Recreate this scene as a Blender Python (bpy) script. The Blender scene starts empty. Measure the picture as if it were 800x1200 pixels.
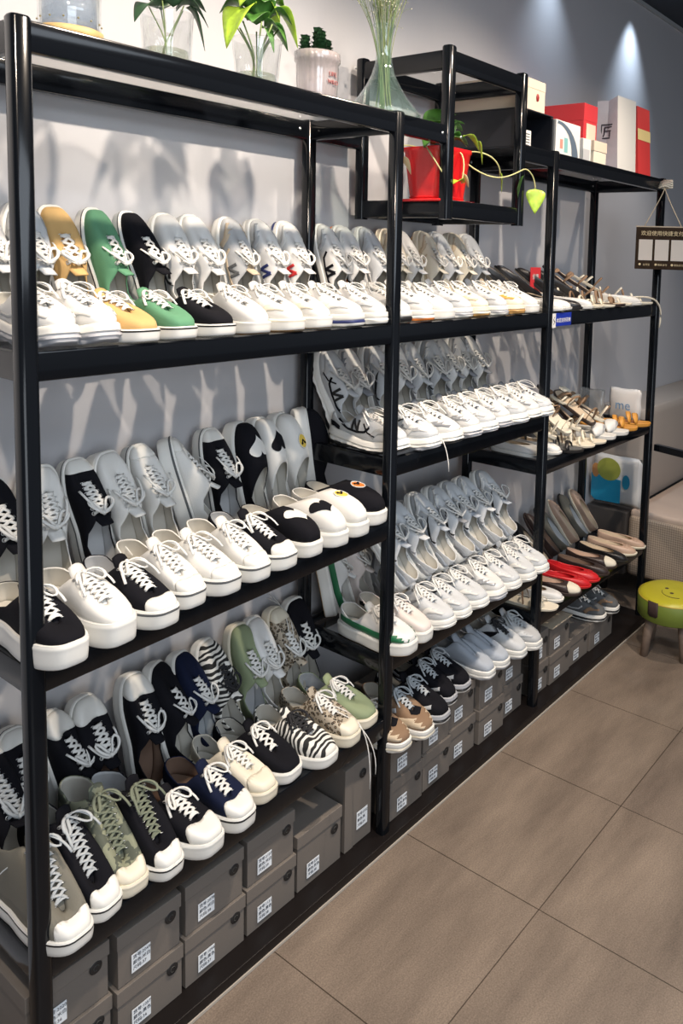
import bpy, bmesh, math, random
from mathutils import Vector, Matrix
from mathutils.bvhtree import BVHTree
R = random.Random(7)
C = bpy.context.scene.collection
PI = math.pi
# ------------------------------------------------------------------ materials
MATS = {}
def nodes(name):
    m = bpy.data.materials.new(name); m.use_nodes = True
    nt = m.node_tree; b = nt.nodes['Principled BSDF']
    return m, nt, b
def mat(name, col, rough=.5, metal=0, spec=.5, bump=0, bscale=200, var=0, vscale=8, coat=0, trans=0, sss=0):
    if name in MATS: return MATS[name]
    m, nt, b = nodes(name)
    b.inputs['Base Color'].default_value = (*col, 1); b.inputs['Roughness'].default_value = rough
    b.inputs['Metallic'].default_value = metal; b.inputs['Specular IOR Level'].default_value = spec
    b.inputs['Coat Weight'].default_value = coat; b.inputs['Transmission Weight'].default_value = trans
    if bump or var:
        tc = nt.nodes.new('ShaderNodeTexCoord')
    if bump:
        n = nt.nodes.new('ShaderNodeTexNoise'); n.inputs['Scale'].default_value = bscale; n.inputs['Detail'].default_value = 3
        bp = nt.nodes.new('ShaderNodeBump'); bp.inputs['Strength'].default_value = bump; bp.inputs['Distance'].default_value = .002
        nt.links.new(tc.outputs['Object'], n.inputs['Vector']); nt.links.new(n.outputs['Fac'], bp.inputs['Height']); nt.links.new(bp.outputs['Normal'], b.inputs['Normal'])
    if var:
        n = nt.nodes.new('ShaderNodeTexNoise'); n.inputs['Scale'].default_value = vscale; n.inputs['Detail'].default_value = 4
        r = nt.nodes.new('ShaderNodeValToRGB')
        r.color_ramp.elements[0].position = .3; r.color_ramp.elements[1].position = .7
        r.color_ramp.elements[0].color = (*[c*(1-var) for c in col], 1); r.color_ramp.elements[1].color = (*[min(1, c*(1+var)) for c in col], 1)
        nt.links.new(tc.outputs['Object'], n.inputs['Vector']); nt.links.new(n.outputs['Fac'], r.inputs['Fac']); nt.links.new(r.outputs['Color'], b.inputs['Base Color'])
    MATS[name] = m; return m
def glassmat(name, tint=(.93, .96, .95), gloss=.12, rough=.02, body=0.0, bodycol=(.7, .75, .75)):
    # a thin sheet of clear glass: light passes straight through, the surface mirrors more at a glance
    m = bpy.data.materials.new(name); m.use_nodes = True; nt = m.node_tree; nt.nodes.clear()
    o = nt.nodes.new('ShaderNodeOutputMaterial'); t = nt.nodes.new('ShaderNodeBsdfTransparent'); g = nt.nodes.new('ShaderNodeBsdfGlossy')
    f = nt.nodes.new('ShaderNodeFresnel'); ge = nt.nodes.new('ShaderNodeNewGeometry'); io = nt.nodes.new('ShaderNodeMath'); io.operation = 'MULTIPLY_ADD'
    io.inputs[1].default_value = 1/1.5-1.5; io.inputs[2].default_value = 1.5; nt.links.new(ge.outputs['Backfacing'], io.inputs[0]); nt.links.new(io.outputs[0], f.inputs['IOR'])
    mx = nt.nodes.new('ShaderNodeMixShader'); mm = nt.nodes.new('ShaderNodeMath'); mm.operation = 'MULTIPLY_ADD'
    mm.inputs[1].default_value = 1.0; mm.inputs[2].default_value = gloss*.3; mm.use_clamp = True
    t.inputs['Color'].default_value = (*tint, 1); g.inputs['Roughness'].default_value = rough; g.inputs['Color'].default_value = (.9, .93, .95, 1)
    nt.links.new(f.outputs[0], mm.inputs[0]); nt.links.new(mm.outputs[0], mx.inputs[0])
    src = t
    if body:
        d = nt.nodes.new('ShaderNodeBsdfDiffuse'); d.inputs['Color'].default_value = (*bodycol, 1)
        m2 = nt.nodes.new('ShaderNodeMixShader'); m2.inputs[0].default_value = body
        nt.links.new(t.outputs[0], m2.inputs[1]); nt.links.new(d.outputs[0], m2.inputs[2]); src = m2
    nt.links.new(src.outputs[0], mx.inputs[1]); nt.links.new(g.outputs[0], mx.inputs[2]); nt.links.new(mx.outputs[0], o.inputs['Surface'])
    return m
def pattern(name, kind, a, b_, scale, rough=.8):
    m, nt, b = nodes(name); tc = nt.nodes.new('ShaderNodeTexCoord'); mp = nt.nodes.new('ShaderNodeMapping')
    nt.links.new(tc.outputs['Object'], mp.inputs['Vector'])
    r = nt.nodes.new('ShaderNodeValToRGB'); r.color_ramp.interpolation = 'CONSTANT'
    if kind == 'zebra':
        n = nt.nodes.new('ShaderNodeTexWave'); n.inputs['Scale'].default_value = scale; n.inputs['Distortion'].default_value = 7; n.inputs['Detail'].default_value = 1.0
        n.inputs['Detail Scale'].default_value = 1.2; r.color_ramp.elements[1].position = .48; out = n.outputs['Fac']
    elif kind == 'leopard':
        n = nt.nodes.new('ShaderNodeTexVoronoi'); n.inputs['Scale'].default_value = scale; out = n.outputs['Distance']
        r.color_ramp.elements[0].color = (.25, .17, .1, 1); r.color_ramp.elements[1].position = .22; r.color_ramp.elements[1].color = (*b_, 1)
        e = r.color_ramp.elements.new(.42); e.color = (*a, 1)
    else:
        n = nt.nodes.new('ShaderNodeTexNoise'); n.inputs['Scale'].default_value = scale; r.color_ramp.elements[1].position = .5; out = n.outputs['Fac']
    if kind != 'leopard':
        r.color_ramp.elements[0].color = (*a, 1); r.color_ramp.elements[1].color = (*b_, 1)
    nt.links.new(mp.outputs[0], n.inputs['Vector']); nt.links.new(out, r.inputs['Fac']); nt.links.new(r.outputs['Color'], b.inputs['Base Color'])
    b.inputs['Roughness'].default_value = rough
    return m
blackmetal = mat('black_lacquer', (.004, .005, .007), .13, spec=.35)
shelfglass = glassmat('shelf_glass', (.97, .98, .98), .10, .04, .025, (.55, .6, .62))
clearglass = glassmat('clear_glass', (.985, .99, .99), .10, .02, .025, (.8, .85, .88))
vaseglass = glassmat('vase_glass', (.955, .985, .975), .12, .02, .03, (.5, .75, .68))
M = {}
M['white'] = mat('white_canvas', (.70, .69, .66), .8, bump=.25, bscale=600)
M['cream'] = mat('cream_canvas', (.72, .66, .54), .8, bump=.25, bscale=600)
M['wleather'] = mat('white_leather', (.70, .695, .68), .42, bump=.08, bscale=80)
M['mesh'] = mat('white_mesh', (.58, .60, .62), .85, bump=.6, bscale=900)
M['midgrey'] = mat('mid_grey_suede', (.24, .25, .27), .85, bump=.2, bscale=500)
M['silver'] = mat('silver_overlay', (.50, .52, .55), .35, metal=.5)
M['greymesh'] = mat('grey_knit', (.40, .44, .50), .85, bump=.6, bscale=800)
M['ltgrey'] = mat('light_grey_suede', (.45, .46, .47), .85, bump=.2, bscale=500)
M['beige'] = mat('beige_suede', (.58, .47, .34), .85, bump=.2, bscale=500)
M['tan'] = mat('tan_canvas', (.60, .38, .15), .85, bump=.3, bscale=600)
M['brown'] = mat('brown_suede', (.24, .15, .09), .85, bump=.2, bscale=500)
M['green'] = mat('green_canvas', (.10, .27, .15), .85, bump=.3, bscale=600)
M['olive'] = mat('olive_canvas', (.24, .29, .17), .85, bump=.3, bscale=600)
M['black'] = mat('black_canvas', (.007, .007, .010), .9, spec=.15, bump=.4, bscale=600)
M['navy'] = mat('navy_canvas', (.008, .012, .034), .9, spec=.15, bump=.4, bscale=600)
M['darkgrey'] = mat('dark_grey_canvas', (.10, .105, .11), .85, bump=.3, bscale=600)
M['khaki'] = mat('grey_khaki_canvas', (.17, .16, .13), .85, bump=.3, bscale=600)
M['rubber'] = mat('white_rubber', (.76, .75, .71), .38, bump=.03, bscale=120)
M['rubcream'] = mat('cream_rubber', (.74, .68, .55), .45)
M['gum'] = mat('gum_rubber', (.45, .25, .08), .5)
M['greyrub'] = mat('grey_rubber', (.38, .39, .42), .5)
M['blackrub'] = mat('black_rubber', (.012, .012, .013), .5)
M['lace'] = mat('white_lace', (.72, .71, .68), .9, bump=.3, bscale=900)
M['lacegrey'] = mat('grey_lace', (.42, .45, .47), .9, bump=.3, bscale=900)
M['laceblack'] = mat('black_lace', (.015, .015, .018), .9)
M['lacegreen'] = mat('olive_lace', (.16, .18, .13), .9)
M['lining'] = mat('pale_lining', (.50, .48, .43), .9)
M['linbrown'] = mat('brown_lining', (.16, .10, .07), .9)
M['grn'] = mat('green_trim', (.01, .13, .05), .5)
M['red'] = mat('red_trim', (.55, .03, .03), .5)
M['orange'] = mat('orange_trim', (.75, .22, .04), .55)
M['blue'] = mat('navy_trim', (.02, .03, .12), .5)
M['pinkw'] = mat('pinkish_white_leather', (.70, .62, .58), .5)
M['zebra'] = pattern('zebra_cloth', 'zebra', (.75, .73, .68), (.012, .012, .012), 22)
M['leopard'] = pattern('leopard_cloth', 'leopard', (.42, .36, .28), (.02, .016, .012), 110)
M['camo'] = pattern('camouflage_cloth', 'camo', (.24, .25, .17), (.09, .10, .075), 45)
M['metal'] = mat('nickel', (.6, .6, .6), .3, metal=1)
M['yellowpatch'] = mat('yellow_patch', (.7, .5, .08), .6)
M['darkbrown'] = mat('dark_brown_leather', (.035, .022, .020), .4)
M['blackleather'] = mat('black_leather', (.012, .011, .012), .35)
M['redleather'] = mat('red_leather', (.55, .015, .02), .35)
M['pink'] = mat('pink_beige_leather', (.52, .36, .27), .45)
M['gold'] = mat('amber_leather', (.65, .30, .05), .45)
# ------------------------------------------------------------------ object helpers
def tag(o, label=None, cat=None, group=None, kind=None):
    if label: o['label'] = label
    if cat: o['category'] = cat
    if group: o['group'] = group
    if kind: o['kind'] = kind
    return o
def empty(name, loc=(0, 0, 0), rz=0):
    o = bpy.data.objects.new(name, None); C.objects.link(o); o.location = loc; o.rotation_euler = (0, 0, rz); o.empty_display_size = .05
    return o
def build(name, bm, mats, parent=None, smooth=True, bevel=0, auto=None):
    me = bpy.data.meshes.new(name)
    bmesh.ops.recalc_face_normals(bm, faces=bm.faces)
    bm.to_mesh(me); bm.free()
    if not isinstance(mats, (list, tuple)): mats = [mats]
    for m in mats: me.materials.append(m)
    if smooth:
        for p in me.polygons: p.use_smooth = True
    o = bpy.data.objects.new(name, me); C.objects.link(o)
    if auto is not None: me.set_sharp_from_angle(angle=math.radians(auto))
    if parent: o.parent = parent
    if bevel:
        md = o.modifiers.new('bevel', 'BEVEL'); md.width = bevel; md.segments = 2; md.limit_method = 'ANGLE'
    return o
def copy_tree(o, parent=None):
    c = o.copy(); C.objects.link(c)
    if parent: c.parent = parent
    for ch in o.children: copy_tree(ch, c)
    return c
def box(bm, x0, x1, y0, y1, z0, z1, mi=0):
    v = [bm.verts.new(p) for p in ((x0,y0,z0),(x1,y0,z0),(x1,y1,z0),(x0,y1,z0),(x0,y0,z1),(x1,y0,z1),(x1,y1,z1),(x0,y1,z1))]
    for q in ((0,3,2,1),(4,5,6,7),(0,1,5,4),(1,2,6,5),(2,3,7,6),(3,0,4,7)):
        f = bm.faces.new([v[i] for i in q]); f.material_index = mi
    return v
def tube(bm, pts, r, n=8, mi=0, flat=1.0, up=Vector((0, 0, 1)), cap=True, taper=None):
    pts = [Vector(p) for p in pts]; rings = []
    for i, p in enumerate(pts):
        t = (pts[min(i+1, len(pts)-1)] - pts[max(i-1, 0)])
        if t.length < 1e-9: t = Vector((1, 0, 0))
        t.normalize(); u = up - t*up.dot(t)
        if u.length < 1e-3: u = Vector((1, 0, 0)) - t*t.x
        if u.length < 1e-3: u = Vector((0, 1, 0))
        u.normalize(); w = t.cross(u)
        rr = r*(taper[i] if taper else 1)
        rings.append([bm.verts.new(p + w*math.cos(2*PI*k/n)*rr + u*math.sin(2*PI*k/n)*rr*flat) for k in range(n)])
    for a, b in zip(rings, rings[1:]):
        for k in range(n):
            f = bm.faces.new((a[k], a[(k+1) % n], b[(k+1) % n], b[k])); f.material_index = mi
    if cap:
        bm.faces.new(rings[0][::-1]).material_index = mi; bm.faces.new(rings[-1]).material_index = mi
def lathe(bm, prof, n=32, c=(0, 0, 0), mi=0, closed=False):
    rings = []
    for r, z in prof:
        rings.append([bm.verts.new((c[0]+max(r, 1e-5)*math.cos(2*PI*k/n), c[1]+max(r, 1e-5)*math.sin(2*PI*k/n), c[2]+z)) for k in range(n)])
    for a, b in zip(rings, rings[1:]):
        for k in range(n): bm.faces.new((a[k], a[(k+1) % n], b[(k+1) % n], b[k])).material_index = mi
def lerp_table(tab, u):
    for (a, va), (b, vb) in zip(tab, tab[1:]):
        if u <= b:
            t = (u-a)/(b-a) if b > a else 0; t = t*t*(3-2*t) if False else t
            return va+(vb-va)*t
    return tab[-1][1]
def bez(p0, p1, p2, p3, n=10):
    out = []
    for i in range(n+1):
        t = i/n; a = (1-t)**3; b = 3*t*(1-t)**2; c = 3*t*t*(1-t); d = t**3
        out.append(Vector(p0)*a+Vector(p1)*b+Vector(p2)*c+Vector(p3)*d)
    return out
def text_mesh(txt, size, material, parent, loc, rot, name='lettering', extrude=.0003, align='LEFT'):
    cu = bpy.data.curves.new(name, 'FONT'); cu.body = txt; cu.size = size; cu.extrude = extrude; cu.align_x = align; cu.resolution_u = 2
    o = bpy.data.objects.new(name, cu); C.objects.link(o)
    bpy.context.view_layer.update()
    me = bpy.data.meshes.new_from_object(o.evaluated_get(bpy.context.evaluated_depsgraph_get()))
    bpy.data.objects.remove(o); me.materials.clear(); me.materials.append(material)
    m = bpy.data.objects.new(name, me); C.objects.link(m); m.parent = parent; m.location = loc; m.rotation_euler = rot
    return m
# ------------------------------------------------------------------ geometry of the place (metres)
X = [0.0, 0.9265, 1.7306, 2.6719]; D = 0.323; RH = .052
WALL = 0.375; CZ = 1.5141
CX0, CX1, CB, CT = 1.139, 1.514, 1.746, 2.206
Z2 = 1.405; Z2T = Z2+RH
A3 = (.852, .878); A4 = (.303, .318); B3, B4, C3z, C4z = 1.045, .4955, .880, .3234
PLY = -.036
# ------------------------------------------------------------------ room
def plane_obj(name, pts, m, kind='structure'):
    bm = bmesh.new(); bm.faces.new([bm.verts.new(p) for p in pts]); o = build(name, bm, m, smooth=False); o['kind'] = kind; return o
def wall_mat():
    m, nt, b = nodes('painted_wall'); b.inputs['Roughness'].default_value = .6
    tc = nt.nodes.new('ShaderNodeTexCoord'); n = nt.nodes.new('ShaderNodeTexNoise'); n.inputs['Scale'].default_value = 1.5; n.inputs['Detail'].default_value = 5
    r = nt.nodes.new('ShaderNodeValToRGB'); r.color_ramp.elements[0].color = (.52, .52, .55, 1); r.color_ramp.elements[1].color = (.58, .58, .60, 1)
    n2 = nt.nodes.new('ShaderNodeTexNoise'); n2.inputs['Scale'].default_value = 120
    bp = nt.nodes.new('ShaderNodeBump'); bp.inputs['Strength'].default_value = .08; bp.inputs['Distance'].default_value = .002
    L = nt.links.new; L(tc.outputs['Object'], n.inputs['Vector']); L(n.outputs['Fac'], r.inputs['Fac']); L(r.outputs['Color'], b.inputs['Base Color'])
    L(tc.outputs['Object'], n2.inputs['Vector']); L(n2.outputs['Fac'], bp.inputs['Height']); L(bp.outputs['Normal'], b.inputs['Normal'])
    return m
def floor_mat():
    m, nt, b = nodes('stone_tile'); L = nt.links.new
    tc = nt.nodes.new('ShaderNodeTexCoord'); br = nt.nodes.new('ShaderNodeTexBrick')
    br.offset = 0; br.squash = 1; br.inputs['Scale'].default_value = 1; br.inputs['Brick Width'].default_value = .481; br.inputs['Row Height'].default_value = .962
    br.inputs['Mortar Size'].default_value = .0016; br.inputs['Mortar Smooth'].default_value = .3; br.inputs['Bias'].default_value = 0
    br.inputs['Color1'].default_value = (1, 1, 1, 1); br.inputs['Color2'].default_value = (.9, .9, .92, 1); br.inputs['Mortar'].default_value = (.25, .22, .2, 1)
    mp = nt.nodes.new('ShaderNodeMapping'); mp.inputs['Location'].default_value = (-.509, .474, 0)
    L(tc.outputs['Object'], mp.inputs['Vector']); L(mp.outputs[0], br.inputs['Vector'])
    n = nt.nodes.new('ShaderNodeTexNoise'); n.inputs['Scale'].default_value = 2.2; n.inputs['Detail'].default_value = 8; n.inputs['Roughness'].default_value = .65
    mp2 = nt.nodes.new('ShaderNodeMapping'); mp2.inputs['Scale'].default_value = (.9, 3.2, 1); mp2.inputs['Rotation'].default_value = (0, 0, .3)
    L(tc.outputs['Object'], mp2.inputs['Vector']); L(mp2.outputs[0], n.inputs['Vector'])
    r = nt.nodes.new('ShaderNodeValToRGB'); r.color_ramp.elements[0].color = (.135, .105, .083, 1); r.color_ramp.elements[1].color = (.27, .212, .165, 1)
    r.color_ramp.elements[0].position = .3; r.color_ramp.elements[1].position = .72
    n3 = nt.nodes.new('ShaderNodeTexNoise'); n3.inputs['Scale'].default_value = 260; n3.inputs['Detail'].default_value = 2
    L(tc.outputs['Object'], n3.inputs['Vector'])
    r3 = nt.nodes.new('ShaderNodeMapRange'); r3.inputs['From Min'].default_value = .3; r3.inputs['From Max'].default_value = .7; r3.inputs['To Min'].default_value = .74; r3.inputs['To Max'].default_value = 1.22
    L(n3.outputs['Fac'], r3.inputs['Value'])
    mx = nt.nodes.new('ShaderNodeMix'); mx.data_type = 'RGBA'; mx.blend_type = 'MULTIPLY'; mx.inputs[0].default_value = 1
    L(n.outputs['Fac'], r.inputs['Fac']); L(r.outputs['Color'], mx.inputs[6]); L(br.outputs['Color'], mx.inputs[7])
    mx2 = nt.nodes.new('ShaderNodeMix'); mx2.data_type = 'RGBA'; mx2.blend_type = 'MULTIPLY'; mx2.inputs[0].default_value = 1
    L(mx.outputs[2], mx2.inputs[6]); L(r3.outputs[0], mx2.inputs[7]); L(mx2.outputs[2], b.inputs['Base Color'])
    b.inputs['Roughness'].default_value = .42
    bp = nt.nodes.new('ShaderNodeBump'); bp.inputs['Strength'].default_value = .25; bp.inputs['Distance'].default_value = .001; L(br.outputs['Fac'], bp.inputs['Height']); bp.invert = True
    bp2 = nt.nodes.new('ShaderNodeBump'); bp2.inputs['Strength'].default_value = .15; bp2.inputs['Distance'].default_value = .001; L(n3.outputs['Fac'], bp2.inputs['Height']); L(bp.outputs['Normal'], bp2.inputs['Normal'])
    L(bp2.outputs['Normal'], b.inputs['Normal'])
    return m
plane_obj('floor', [(-3, -4.5, 0), (7, -4.5, 0), (7, WALL, 0), (-3, WALL, 0)], floor_mat())
WM = wall_mat()
plane_obj('wall_back', [(-3, WALL, 0), (7, WALL, 0), (7, WALL, 2.945), (-3, WALL, 2.945)], WM)
plane_obj('wall_right', [(7, WALL, 0), (7, -4.5, 0), (7, -4.5, 2.945), (7, WALL, 2.945)], WM)
plane_obj('ceiling', [(-3, WALL, 2.945), (7, WALL, 2.945), (7, -4.5, 2.945), (-3, -4.5, 2.945)], mat('dark_ceiling', (.035, .045, .06), .7))
bm = bmesh.new(); box(bm, -3, 7, WALL-.012, WALL, 2.925, 2.945)
build('trim_1', bm, mat('pale_cornice', (.45, .47, .48), .6), smooth=False)['kind'] = 'structure'
# ------------------------------------------------------------------ display rack
rack = empty('shoe_rack', (0, 0, 0))
tag(rack, 'long black metal and glass shoe rack of three bays standing against the wall', 'shoe rack')
def rpost(x, y, z0, z1, w=.033):
    bm = bmesh.new(); h = w/2; c = .009; pr = []
    for sx, sy in ((1, 1), (-1, 1), (-1, -1), (1, -1)):
        a0 = math.atan2(sy, sx)-PI/4
        for k in range(4):
            a = a0+k*PI/6; pr.append((x+sx*(h-c)+c*math.cos(a), y+sy*(h-c)+c*math.sin(a)))
    a = [bm.verts.new((p[0], p[1], z0)) for p in pr]; b = [bm.verts.new((p[0], p[1], z1)) for p in pr]
    t = [bm.verts.new((x+(p[0]-x)*.85, y+(p[1]-y)*.85, z1+.004)) for p in pr]
    n = len(pr)
    for k in range(n):
        bm.faces.new((a[k], a[(k+1) % n], b[(k+1) % n], b[k])); bm.faces.new((b[k], b[(k+1) % n], t[(k+1) % n], t[k]))
    bm.faces.new(t); bm.faces.new(a[::-1])
    return build('post', bm, blackmetal, rack, auto=40)
def rail(p0, p1, h=RH, w=.022, name='rail'):
    # p = points at the bottom centre line; rounded rectangular tube
    p0 = Vector(p0); p1 = Vector(p1); d = (p1-p0); dh = Vector((d.x, d.y, 0)).normalized(); s = Vector((-dh.y, dh.x, 0))
    bm = bmesh.new(); r = .005; pr = []
    for sx, sz in ((1, 1), (-1, 1), (-1, -1), (1, -1)):
        a0 = math.atan2(sz, sx)-PI/4
        for k in range(3):
            a = a0+k*PI/4; pr.append((sx*(w/2-r)+r*math.cos(a), h/2+sz*(h/2-r)+r*math.sin(a)))
    rg = [[bm.verts.new(p+s*q[0]+Vector((0, 0, q[1]))) for q in pr] for p in (p0, p1)]
    n = len(pr)
    for k in range(n): bm.faces.new((rg[0][k], rg[0][(k+1) % n], rg[1][(k+1) % n], rg[1][k]))
    bm.faces.new(rg[0]); bm.faces.new(rg[1][::-1])
    return build(name, bm, blackmetal, rack, auto=35)
g = .0155
for x in X:
    rpost(x, 0, .03, 2.0); rpost(x, D, .03, 2.0)
for x in (CX0, CX1):
    rpost(x, 0, CB-.004, CT+.006); rpost(x, D, CB-.004, CT+.006)
def shelf(x0, x1, zl, zr=None, gl=True, left=True, right=True):
    zr = zl if zr is None else zr
    for y in (0, D): rail((x0+g, y, zl), (x1-g, y, zr))
    if left: rail((x0, g, zl), (x0, D-g, zl))
    if right: rail((x1, g, zr), (x1, D-g, zr))
    if gl:
        bm = bmesh.new(); e = .012
        v = [bm.verts.new(p) for p in ((x0+e, e, zl+RH-.008), (x1-e, e, zr+RH-.008), (x1-e, D-e, zr+RH-.008), (x0+e, D-e, zl+RH-.008))]
        bm.faces.new(v)
        build('glass_shelf', bm, shelfglass, rack, smooth=False)
shelf(X[0], X[1], 2-RH); shelf(X[1], CX0, 2-RH, left=False, right=False); shelf(CX1, X[2], 2-RH, left=False); shelf(X[2], X[3], 2-RH, left=False)
shelf(CX0, CX1, CT-RH); shelf(CX0, CX1, CB)
for i in range(3): shelf(X[i], X[i+1], Z2, left=(i == 0))
shelf(X[0], X[1], *A3); shelf(X[0], X[1], *A4)
shelf(X[1], X[2], B3); shelf(X[1], X[2], B4)
shelf(X[2], X[3], C3z); shelf(X[2], X[3], C4z)
# screws near the corners
for (x, z, y) in [(X[1], 1.975, D-.013), (X[2], 1.975, D-.013), (X[3], 1.975, D-.013), (CX0, 2.18, D-.013), (CX0+.01, 1.975, -.0115)]:
    for dx in (-.045, .04):
        bm = bmesh.new(); lathe(bm, [(0, .002), (.003, .0015), (.0045, 0)], 10)
        o = build('screw', bm, M['metal'], rack); o.location = (x+dx, y, z); o.rotation_euler = (PI/2, 0, 0)
bm = bmesh.new(); box(bm, X[0]-.02, X[3]+.03, PLY, WALL-.02, .001, .03)
build('base_board', bm, mat('black_base_board', (.008, .006, .006), .45, spec=.25), rack, smooth=False, bevel=.002)
bm = bmesh.new(); box(bm, X[0]-.02, X[3]+.03, PLY-.004, PLY-.0005, .001, .007)
build('edge_strip', bm, mat('pale_strip', (.42, .38, .33), .4), rack, smooth=False)
# ------------------------------------------------------------------ shoe generator
class Shoe:
    def __init__(s, **k):
        d = dict(L=.262, W=.0438, p=.55, waist=.72, hh=.030, ht=.024, spring=.004, a=.03, b=.745, uc=.54, cw=.70, sw=.20,
                 zh=.072, zs=.050, zt=.083, zv=.052, upper='black', sole='rubber', stripe=None, stripe2=None, out='rubber', lining='lining',
                 laces=6, lace='lace', bow=True, cap=None, capx=.80, tongue=None, chunky=0, logos=(), opening='lace', N=26, J=9, high=0, bulge=.0, flat=False, wave=0, heart=None, patch=None, eyelets=True, bows=1.0, strings=(), toebox=.75, capsl=.4, soleoff=.004)
        d.update(k); s.__dict__.update(d)
        if s.high: s.zh += s.high; s.zs += s.high+.014; s.zt += s.high+.002
    def wid(s, u):
        m = lerp_table([(0, s.waist+.04), (.15, s.waist+.04), (.40, s.waist), (.58, .88), (.72, 1.0), (.88, 1.02), (1, 1.0)], u)
        return s.W*(2*math.sqrt(max(0, u*(1-u))))**s.p*m
    def h(s, u):
        v = s.hh+(s.ht-s.hh)*u
        if s.wave: v += s.wave*math.sin(u*PI*2.2+.6)+s.wave*1.2*max(0, 1-u*6)
        if s.spring: v += s.spring*.6*max(0, (u-.8)/.2)**2
        return v
    def zb(s, u): return s.spring*max(0, (u-.74)/.26)**2
    def cx(s, u): return .006*math.sin(u*PI*.9)-.003*u
    def outline(s, u, sg, o=0):
        y = s.wid(u); x = s.L*u
        e = 1e-3; u0 = max(0, u-e); u1 = min(1, u+e)
        dx = s.L*(u1-u0); dy = s.wid(u1)-s.wid(u0); l = math.hypot(dx, dy)
        return Vector((x-dy/l*o, sg*(y+dx/l*o)+s.cx(u), 0))
    def us(s): return [(1-math.cos(PI*i/s.N))/2 for i in range(s.N+1)]
    def loop(s, f):
        U = s.us(); return [f(u, 1) for u in U]+[f(u, -1) for u in U[1:-1]][::-1]
    def T(s, u, sg):
        x = s.L*(s.a+(s.b-s.a)*u)
        cw = s.cw*s.W; sw = s.sw*s.W
        if s.opening == 'lace':
            tw = lerp_table([(0, 0), (.012, .30*cw), (.05, .60*cw), (.12, .86*cw), (.22, .97*cw), (.34, cw), (.44, .86*cw), (s.uc-.02, .62*cw), (.66, sw*1.25), (.8, sw), (.93, sw*.8), (.985, sw*.45), (1, 0)], u)
            z = lerp_table([(0, s.zh), (.10, s.zh-.002), (.22, s.zs+.008), (.32, s.zs), (.44, s.zs+.006), (.54, s.zt-.006), (.60, s.zt), (.8, (s.zt+s.zv)/2+.003), (1, s.zv)], u)
        else:
            tw = cw*(2*math.sqrt(max(0, u*(1-u))))**.75
            z = lerp_table([(0, s.zh), (.15, s.zh-.004), (.45, s.zs), (.75, (s.zs+s.zt)/2), (1, s.zt)], u)
        return Vector((x, sg*tw+s.cx(u)*.8, s.hh+z-.03+.004 if True else 0))
    def S(s, u, j, sg):
        B = s.outline(u, sg, -s.soleoff); B.z = s.h(u)-.002
        T = s.T(u, sg)
        eh = 1-math.cos(j*PI/2)**1.15; ev = math.sin(j*PI/2)**s.toebox
        if u < .5:   # rear: straighter wall
            k = 1-u/.5; eh = eh*(1-k*.35)+j*k*.35; ev = ev*(1-k*.7)+j*k*.7
        P = Vector((B.x+(T.x-B.x)*eh, B.y+(T.y-B.y)*eh, B.z+(T.z-B.z)*ev))
        bl = math.sin(j*PI)*.0035*(1+s.bulge)
        n = Vector((-(.6 if u < .06 else 0)+(.6 if u > .96 else 0), sg*(1 if .06 < u < .96 else .4), 0))
        return P+n*bl
    def make(s, root_name, lab, cat):
        root = empty(root_name); tag(root, lab, cat)
        # --- sole
        bm = bmesh.new()
        if s.chunky:
            c = s.chunky
            prof = [(-.008, 0, 0), (-.001, .03, 0), (.002*c, .14, 0), (.001, .26, 0), (.005*c, .34, 1), (.004*c, .46, 1), (.0005, .52, 1), (.0045*c, .60, 2), (.003*c, .80, 2), (.0015, .94, 2), (-.001, 1, 2), (-.007, 1.0, 2)]
            mats = [M[s.out], M[s.stripe or s.sole], M[s.sole]]
        else:
            prof = [(-.008, 0, 0), (-.002, .02, 0), (0, .08, 0), (.001, .30, 2), (.0018, .60, 2), (.0018, .76, 2), (.0022, .80, 1), (.0022, .90, 1), (.0012, .93, 2), (.0006, .99, 2), (-.001, 1.0, 2), (-.006, 1.0, 2)]
            mats = [M[s.out], M[s.stripe or s.sole], M[s.sole]]
        rings = []
        for (o, f, mi) in prof:
            def fn(u, sg, o=o, f=f):
                oo = o
                if s.chunky and 0 < f < .5: oo += .0022*s.chunky*math.sin(u*PI*14+f*9)
                P = s.outline(u, sg, oo); zb = s.zb(u)
                if s.chunky and f <= .03 and .38 < u < .55: zb += .005
                P.z = zb+(s.h(u)-zb)*f; return P
            rings.append([bm.verts.new(P) for P in s.loop(fn)])
        n = len(rings[0])
        for (a, b, pr) in zip(rings, rings[1:], prof[1:]):
            for k in range(n): bm.faces.new((a[k], a[(k+1) % n], b[(k+1) % n], b[k])).material_index = pr[2]
        bm.faces.new(rings[0][::-1]).material_index = 0
        f = bm.faces.new(rings[-1]); f.material_index = 3; mats.append(M[s.lining])
        build('sole', bm, mats, root, auto=50)
        if s.flat: return s.sandal(root)
        # --- upper
        bm = bmesh.new(); rings = []
        for j in range(s.J+1):
            rings.append([bm.verts.new(P) for P in s.loop(lambda u, sg: s.S(u, j/s.J, sg))])
        for a, b in zip(rings, rings[1:]):
            for k in range(n):
                bm.faces.new((a[k], a[(k+1) % n], b[(k+1) % n], b[k]))
        bmesh.ops.remove_doubles(bm, verts=bm.verts, dist=1e-5)
        tree = BVHTree.FromBMesh(bm)
        capbm = None
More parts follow.
